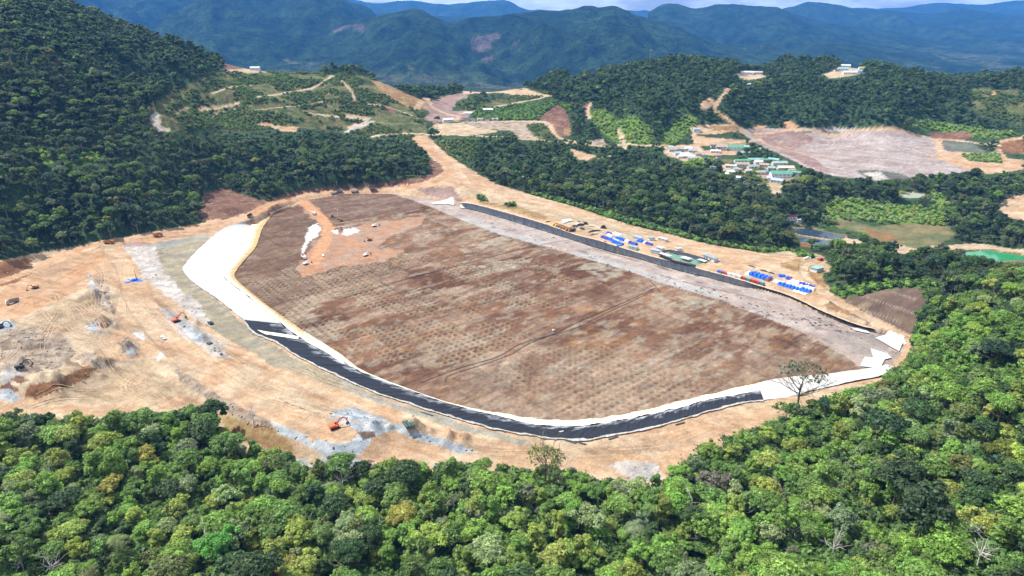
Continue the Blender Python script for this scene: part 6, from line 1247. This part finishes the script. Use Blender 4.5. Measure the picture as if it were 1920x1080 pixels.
for a, b, L, W, hh, yw, rf, lb, op in [(1187,467,8,5,2.6,by+.2,'greygreen','green grey shed at the crest of the black bank',0), (1228,474,8,5,2.8,by+.3,'bluegrey','blue grey roof left of the green process pond',0), (1238,469,6,4,2.6,by,'white','white roof behind the left end of the process pond',0), (1247,482.5,11,4,2.5,by,'white','low white canopy over the near rim of the process pond',1), (1286,490,8,6,3,by,'white','white canopy at the near side of the process pond',1), (1332,487,13,6,3,by-.1,'grey','long grey shed behind the right end of the process pond',0),
  (1243,452,9,5,2.8,by+.1,'white','white roof beside the yard road above the tarps',0), (1221,450,6,5,2.6,.2,'grey','small grey roof by the yard road',0), (1196,449,9,5,2.6,by+.1,'bluegrey','pale shed right behind a bright blue tarp',0), (1531,508,9,7,3,.5,'teal','pale teal shed at the forest edge above the tarp stacks',0), (1482,411,12,8,4,.1,'red','red roofed house by the dark pond',0), (1497,416,5,5,3,.1,'white','white hut next to the red roofed house',0), (1316,493,7,4,2.4,by,'white','white canopy at the right rim of the process pond',1), (1272,470,5,4,2.4,.3,'pale','small pale hut behind the process pond',0)]:
    building(a, b, L, W, hh, yw, rf, lb, P_wallw, 'sheds around the storage yard', 'shed', flat=True, cat='shed', openside=bool(op))
# ------------------------------------------------------------------ containers, tarp stacks, heaps
P_wcont = pm('white_container_paint', (.66,.66,.64)); CM = {'blue': P_blue, 'red': P_red, 'white': P_wcont, 'teal': P_teal}
def container_base(mat):
    e = empty('shipping_container', (0, 0, 0), 0); b = MB().box((0, 0, 1.35), (6.1, 2.44, 2.6), bev=.04)
    for k in range(14):
        for s in (-1, 1): b.box((-2.75 + k * .42, s * 1.24, 1.35), (.16, .06, 2.3), bev=.01)
    b.build('body', mat, e); f = MB()
    for sx in (-1, 1):
        for sy in (-1, 1): f.box((sx * 3.0, sy * 1.2, 1.35), (.16, .16, 2.7), bev=.01)
    f.build('frame', P_dsteel, e)
    for s in (-1, 1): MB().box((3.07, s * .6, 1.35), (.06, 1.1, 2.35), bev=.01).build('door', mat, e)
    return e
CB = {}
CN = ['first', 'second', 'third', 'fourth', 'fifth', 'sixth', 'seventh', 'eighth', 'ninth', 'tenth']
for k, (a, b, cl) in enumerate([(1350,514.5,'blue'), (1358.5,516.8,'red'), (1367,519,'white'), (1376,521.3,'white'), (1385,523.7,'white'), (1394,526.2,'red'), (1402.5,528.8,'teal'), (1411,531.2,'red'), (1419,533.6,'red'), (1427.5,536,'teal')]):
    if cl not in CB: e = CB[cl] = container_base(CM[cl])
    else: e = copy_tree(CB[cl])
    e.location = place(a, b - 2.0, .1); e.rotation_euler = (0, 0, by); e.scale = (.8, 1, 1); tag(e, f'{cl} shipping container, {CN[k]} from the left in the row on the black bank', 'container', 'container row along the north bank')
P_bt = mat_plain('bright_blue_tarp', (.02,.14,.60), .45, var=.25, scale=.8); P_vt = mat_plain('violet_blue_tarp', (.06,.08,.40), .5, var=.25, scale=.8); P_wt = mat_plain('white_tarp', (.74,.75,.76), .5, var=.08, scale=.8); P_rt = mat_plain('red_tarp', (.50,.06,.08), .5, var=.2, scale=.8); P_gt = mat_plain('brown_cover', (.25,.10,.07), .7, var=.2, scale=.8)
def bale(par, c, d, mat, rs):
    n = 7; V = []; 
    for i in range(n):
        for j in range(n):
            u, v = i / (n - 1) * 2 - 1, j / (n - 1) * 2 - 1; e_ = max(abs(u), abs(v)); z = d[2] * (1 - .9 * (e_ > .99)) * (1 - .15 * e_ ** 2) * (.9 + .2 * rs.rand()); V.append((c[0] + u * d[0] / 2 * (1 + .06 * (e_ > .99)), c[1] + v * d[1] / 2 * (1 + .08 * (e_ > .99)), c[2] + (0 if e_ > .99 else z) + (-.4 if e_ > .99 else 0)))
    MB().add(V, [(i * n + j, i * n + n + j, i * n + n + j + 1, i * n + j + 1) for i in range(n - 1) for j in range(n - 1)]).build('bale', mat, par)
def stack(px, py, L, W, hh, yw, mat, label, nl, nw=1):
    e = empty('tarp_stack', place(px, py), yw, label, 'covered stack', 'tarp covered stacks in the storage yards'); rs = np.random.RandomState(int(px * 7) % 9999)
    for i in range(nl):
        for j in range(nw): bale(e, ((i + .5) / nl * L - L / 2, (j + .5) / nw * W - W / 2, 0), (L / nl * .96, W / nw * .96, hh * rs.uniform(.85, 1.15)), mat, rs)
    return e
for a, b, L, W, hh, yw, mt_, lb, nl, nw in [(1134,446.5,9,4,2,by,P_vt,'violet blue tarp stack at the upper left of the first yard',3,1), (1145,450,10,4,2,by,P_bt,'bright blue tarp stack beside the violet one, first yard',4,1), (1158,456.5,14,4.5,2.2,by,P_bt,'long bright blue tarp stack at the front of the first yard',5,1), (1163,449,11,4.5,2.2,by,P_bt,'blue tarp stack at the back of the first yard',4,1), (1154,451.5,9,3.5,1.8,by,P_wt,'white sheeted stack between the blue ones, first yard',3,1), (1144,442.5,7,4,1.8,by,P_wt,'white sheeted stack behind the blue ones, first yard',2,1), (1157,440,11,5,1.4,by,P_wt,'low white sheeted stack farthest back in the first yard',3,2), (1142,438,6,3.5,1.6,by,P_vt,'small violet blue stack farthest back in the first yard',2,1),
   (1187,457.5,10,4,2,by,P_vt,'violet blue stack right of the long blue one',4,1), (1176,452.5,5,3.5,1.8,by,P_wt,'small white stack right of the back blue one',2,1), (1200,453.5,6,5,2.3,by,P_bt,'square bright blue stack under a pale shed roof',2,2), (1217,458.5,8,4,2,by,P_vt,'blue and dark stack farthest right in the first yard',3,1), (1211,456,5,3.5,1.8,by,P_wt,'white stack beside the farthest right one in the first yard',2,1), (1135,455,3.5,2.5,1.6,by,P_gt,'small red brown box stack by the bank crest',1,1),
   (1426,519,19,8,2.6,by,P_bt,'big block of blue tarps left of the second yard',5,2), (1403,513.5,4,5,2,by,P_wt,'small white sheet at the left end of the big blue block',1,2), (1440,525.5,4.5,5.5,2.4,by,P_gt,'red brown stack at the right end of the big blue block',1,2), (1466,518.5,6,4,2.2,.0,P_bt,'lone small blue stack behind the second yard',2,1), (1479,523.5,5,4,2.2,by,P_vt,'small violet stack at the back of the second yard',2,1), (1485,527,4,3.5,2.2,by,P_rt,'pinkish red stack in the second yard',1,1),
   (1461,529,9,5,1.4,by,P_wt,'low white sheeted stack at the left of the second yard',3,1), (1498,534,17,9,2.2,by,P_wt,'large white sheeted block in the middle of the second yard',5,3), (1484,540,24,4.5,2.4,by,P_bt,'long blue row along the front of the second yard',8,1), (1512,537,14,4,2.4,by,P_vt,'violet blue row at the right of the second yard',5,1), (1511,546,9,4.5,2.3,by,P_bt,'short blue row at the front right of the second yard',3,1), (1519,542,8,4,2.0,by,P_wt,'white row between the blue ones at the right of the second yard',3,1), (1500,549,12,2.5,1.2,by,P_wt,'low white edging in front of the blue rows',4,1)]:
    stack(a, b, L, W, hh, yw, mt_, lb, nl, nw)
def heap(px, py, L, W, hh, yw, mat, label, name='scrap_heap'):
    x, y, z = place(px, py); n = 12; V = []; rs = np.random.RandomState(int(px)); 
    for i in range(n):
        for j in range(n):
            u, v = i / (n - 1) * 2 - 1, j / (n - 1) * 2 - 1; r2 = min(1, u * u + v * v); V.append((u * L / 2, v * W / 2, hh * (1 - r2) * (.35 + 1.0 * rs.rand()) - .3 * (r2 > .95)))
    me = MB().add(V, [(i * n + j, i * n + n + j, i * n + n + j + 1, i * n + j + 1) for i in range(n - 1) for j in range(n - 1)]).mesh(name, mat); o = link(name, me, None, None, (x, y, z)); o.rotation_euler = (0, 0, yw); tag(o, label, 'heap', 'dark heaps in the storage yard')
P_dk = mat_plain('black_liner_scrap', (.025,.027,.033), .6, var=.3, scale=.7); P_pp = mat_plain('pipe_scrap', (.17,.10,.06), .8, var=.3, scale=.7)
for a, b, L, W, hh, yw, mt_, lb in [(1078,425,9,3,1.8,by,P_dk,'black heap just right of the parked truck row'), (1088,423,10,3.5,2.4,.15,P_dk,'largest black heap of folded liner in the yard'), (1098,421,7,3,2.4,.1,P_dk,'black heap at the right end of the largest one'), (1092,429.5,9,3,1.6,by,P_dk,'dark grey heap in front of the largest black one'), (1116,433.5,15,2.5,1.4,.25,P_dk,'long low dark heap pointing to the grey mound'), (1131,428,8,4,3,.2,P_dk,'dark grey mound at the head of the long heap'), (1029,415.6,8,1.5,.9,.25,P_dk,'thin dark strip left of the white sheet in the yard'), (1086,416,6,1.6,.9,by,P_dk,'thin dark strip behind the largest black heap, left one'), (1096,417.5,6,1.6,.9,by,P_dk,'thin dark strip behind the largest black heap, right one'), (1116,439.5,12,1.6,.9,.2,P_pp,'brown pile of pipes in front of the long dark heap'), (1108,425.5,9,1.4,.7,.05,P_pp,'thin brown pile right of the black heap'),
   (1410,500,9,3,.9,by,P_dk,'low dark scrap line left behind the big blue block'), (1432,508,9,3.5,.9,by,P_dk,'low dark scrap line right behind the big blue block'), (1446,512,7,3,.8,by,P_dk,'low dark scrap patch beside the lone blue stack')]: heap(a, b, L, W, hh, yw, mt_, lb)
# poles
def pole(px, py, hh, label):
    e = empty('lamp_post', place(px, py), by, label, 'lamp post', 'poles along the storage yard'); MB().cyl((0, 0, -.3), (0, 0, hh), .16, .10, 8).build('pole', P_steel, e); MB().box((.7, 0, hh), (1.6, .12, .12)).build('arm', P_steel, e); MB().box((1.4, 0, hh - .12), (.6, .3, .18)).build('lamp', P_white, e)
pole(1392, 522, 8, 'tall grey pole behind the white containers'); pole(1186, 470, 7, 'grey pole by the green grey shed at the bank crest'); pole(1276, 494, 7, 'grey pole by the near rim of the process pond'); pole(1243, 440, 6, 'short pole beside the yard road'); pole(1308, 500, 7, 'grey pole at the right end of the process pond'); pole(1520, 478, 8, 'pale pole by the forest corner road'); pole(1110, 441, 7, 'grey pole near the brown pile of pipes')
# lattice mast on the ridge
x, y, z = place(1218, 124); e = empty('radio_mast', (x, y, z), .3, 'thin lattice mast rising from the middle ridge against the mountains', 'radio mast'); m = MB(); hh = 40
for s in ((-1, -1), (1, -1), (1, 1), (-1, 1)): m.cyl((s[0] * 2.2, s[1] * 2.2, -1), (s[0] * .4, s[1] * .4, hh), .22, .14, 5)
m.build('legs', P_steel, e); m = MB()
for k in range(9):
    z0 = k * hh / 9; z1 = z0 + hh / 9; r0 = 2.2 - 1.8 * z0 / hh; r1 = 2.2 - 1.8 * z1 / hh
    for s, t_ in (((-1, -1), (1, -1)), ((1, -1), (1, 1)), ((1, 1), (-1, 1)), ((-1, 1), (-1, -1))): m.cyl((s[0] * r0, s[1] * r0, z0), (t_[0] * r1, t_[1] * r1, z1), .12, .12, 4).cyl((t_[0] * r0, t_[1] * r0, z0), (s[0] * r1, s[1] * r1, z1), .12, .12, 4)
m.build('bracing', P_steel, e); MB().box((0, 0, hh - 6), (2.5, 2.5, .3)).cyl((1.4, 0, hh - 5), (1.8, 0, hh - 5), 1.1).build('antenna', P_white, e)
# loose rock on the rubble
rs = np.random.RandomState(5); R_ = []
for nm, cnt in (('rock', 600), ('bluegrey', 250), ('pale', 120), ('redcut', 120), ('brown', 80), ('orange', 60)):
    idx = np.where((CV == CLS[nm][0]) & ~FLD['ins_in'] & (yf < 900) & (FLD['road'] < 0))[0]
    if len(idx): R_.append(rs.choice(idx, cnt))
R_ = np.concatenate(R_); ov = np.array([(1,0,0),(-1,0,0),(0,1,0),(0,-1,0),(0,0,1),(0,0,-.6)], float); of = [(0,2,4),(2,1,4),(1,3,4),(3,0,4),(2,0,5),(1,2,5),(3,1,5),(0,3,5)]
Vs = []; Fs = []
for k, i in enumerate(R_): 
    s = .2 + .7 * rs.rand() ** 3; a = rs.rand() * 6.28; c, sn = math.cos(a), math.sin(a); v = ov * (s * rs.uniform(.6, 1.3, 3)) * (1 + .3 * rs.rand(6, 1)); v = np.stack([v[:, 0] * c - v[:, 1] * sn, v[:, 0] * sn + v[:, 1] * c, v[:, 2]], 1) + np.array([xf[i] + rs.uniform(-1, 1), yf[i] + rs.uniform(-1, 1), zf[i] + s * .15]); Vs.append(v); Fs += [(a_ + 6 * k, b_ + 6 * k, c_ + 6 * k) for a_, b_, c_ in of]
tag(link('boulders', mesh_np('boulders', np.concatenate(Vs), np.array(Fs)), mat_plain('loose_rock', (.30,.26,.23), .9, var=.25, scale=.2)), 'loose rocks strewn over the rubble heaps', None, None, 'stuff')
# basin floor debris: dark liner scraps on the beach
Vs = []; Fs = []; k = 0
for _ in range(90):
    t_ = rs.rand(); a = 900 + 720 * t_; b = 400 + (a - 870) * .305 + rs.normal() * 7 + 8
    x, y = unproj(a, b, 0)
    if not inpoly(np.array([x]), np.array([y]), innerP)[0]: continue
    L = rs.uniform(.4, 2.2); w_ = rs.uniform(.3, .9); an = by + rs.normal() * .5; c, sn = math.cos(an), math.sin(an); z = float(Z(x, y)) + .12
    pts = np.array([(-L, -w_ * .6, 0), (-L * .4, -w_, .1), (L * .5, -w_ * .8, .15), (L, 0, 0), (L * .4, w_, .2), (-L * .5, w_ * .7, .25)]) * 1.0; pts[:, :2] *= rs.uniform(.7, 1.3, (6, 1)); V = np.stack([x + pts[:, 0] * c - pts[:, 1] * sn, y + pts[:, 0] * sn + pts[:, 1] * c, z + pts[:, 2]], 1); V = np.vstack([V.mean(0) + (0, 0, .3), V]); Vs.append(V); Fs += [(k, k + 1 + i, k + 1 + (i + 1) % 6) for i in range(6)]; k += 7
tag(link('liner_debris', mesh_np('liner_debris', np.concatenate(Vs), np.array(Fs)), P_dk), 'dark scraps strewn over the pale beach', None, None, 'stuff')

# wheel ruts pressed into the bare dirt: paired strips following the traffic
rt = np.random.RandomState(9); Vs = []; Fs = []; k = 0
RT = [[(-20,690),(60,640),(150,590),(260,560),(330,620)],[(0,640),(80,600),(140,570),(200,600),(240,640),(310,700),(400,750)],[(20,575),(80,545),(130,560),(180,600),(240,620),(300,660)],[(205,465),(228,520),(245,580),(290,640),(360,700)],[(100,500),(170,480),(210,520),(190,600),(240,680),(300,740)],[(60,760),(140,740),(220,725),(300,745)],[(150,640),(200,690),(260,725),(330,735)],
 [(270,560),(330,610),(430,690),(540,750),(700,800)],[(420,640),(560,705),(720,765),(900,822)],[(700,830),(850,842),(1000,850),(1150,850),(1300,815)],[(1100,845),(1250,830),(1400,780)],[(80,560),(100,600),(160,640),(220,650)],[(120,590),(90,640),(60,690)],[(240,600),(190,620),(120,610),(40,650)],[(300,730),(360,740),(440,790),(540,830)],[(0,600),(50,560),(120,500),(200,466)],
 [(860,350),(980,384),(1100,408),(1250,452)],[(1000,400),(1100,427),(1200,452),(1300,490),(1440,520),(1540,580)],[(230,560),(210,530),(170,520),(120,540)],[(280,700),(240,690),(220,720),(260,740)],[(180,700),(240,720),(290,700),(330,720)],[(90,545),(130,525),(180,520),(220,545),(225,600)],[(60,600),(130,590),(200,610),(260,650)],[(560,374),(588,403),(606,436),(596,470),(640,490)],[(440,700),(540,760),(640,800)],[(0,560),(60,525),(140,482),(230,460),(380,435),(470,408),(540,375),(640,362)]]
for tr in RT:
    base_ = P(smooth_line(tr, 9), 9.0); nr = np.gradient(base_, axis=0); nr /= np.linalg.norm(nr, axis=1)[:, None] + 1e-9; nr = np.stack([-nr[:, 1], nr[:, 0]], 1)
    for r in range(2 if tr[0][0] > 600 else 4):
        o0 = rt.uniform(-8, 8); ph = rt.rand() * 6; i0 = rt.randint(0, max(1, len(base_) // 2)); i1 = rt.randint(i0 + 5, len(base_) + 5); c_ = base_ + nr * (o0 + 2.2 * np.sin(np.linspace(0, 4, len(base_)) + ph))[:, None]
        for og in (-1.15, 1.15):
            wv = .18 + .14 * rt.rand(len(base_)); L_ = c_ + nr * (og - wv)[:, None]; R2 = c_ + nr * (og + wv)[:, None]; L_ = L_[i0:i1]; R2 = R2[i0:i1]
            L_ = resample(L_, len(L_) * 3); R2 = resample(R2, len(R2) * 3)
            za = Z(L_[:, 0], L_[:, 1]); zb_ = Z(R2[:, 0], R2[:, 1]); zz_ = np.maximum(za, zb_) + .07; n = len(L_)
            a_, b_ = project(L_[:, 0], L_[:, 1], zz_); good = np.array([CLS[q][4] == 'N' for q in NAMES])[cover(a_, b_)] & ~inpoly(L_[:, 0], L_[:, 1], outerP) & (dist_poly(L_[:, 0], L_[:, 1], STEP, False, 14)[0] > 12) & (fbm(L_[:, 0], L_[:, 1], 30, 3, 60 + r) > .42)
            Vs += [np.c_[L_, zz_], np.c_[R2, zz_]]; Fs += [(k + i, k + i + 1, k + n + i + 1, k + n + i) for i in range(n - 1) if good[i] and good[i + 1]]; k += 2 * n
tag(link('wheel_ruts', mesh_np('wheel_ruts', np.concatenate(Vs), np.array(Fs)), mat_plain('pressed_dirt', (.35,.24,.145), .95, var=.3, scale=.12)), 'wheel ruts crossing the bare earthworks', None, None, 'stuff')
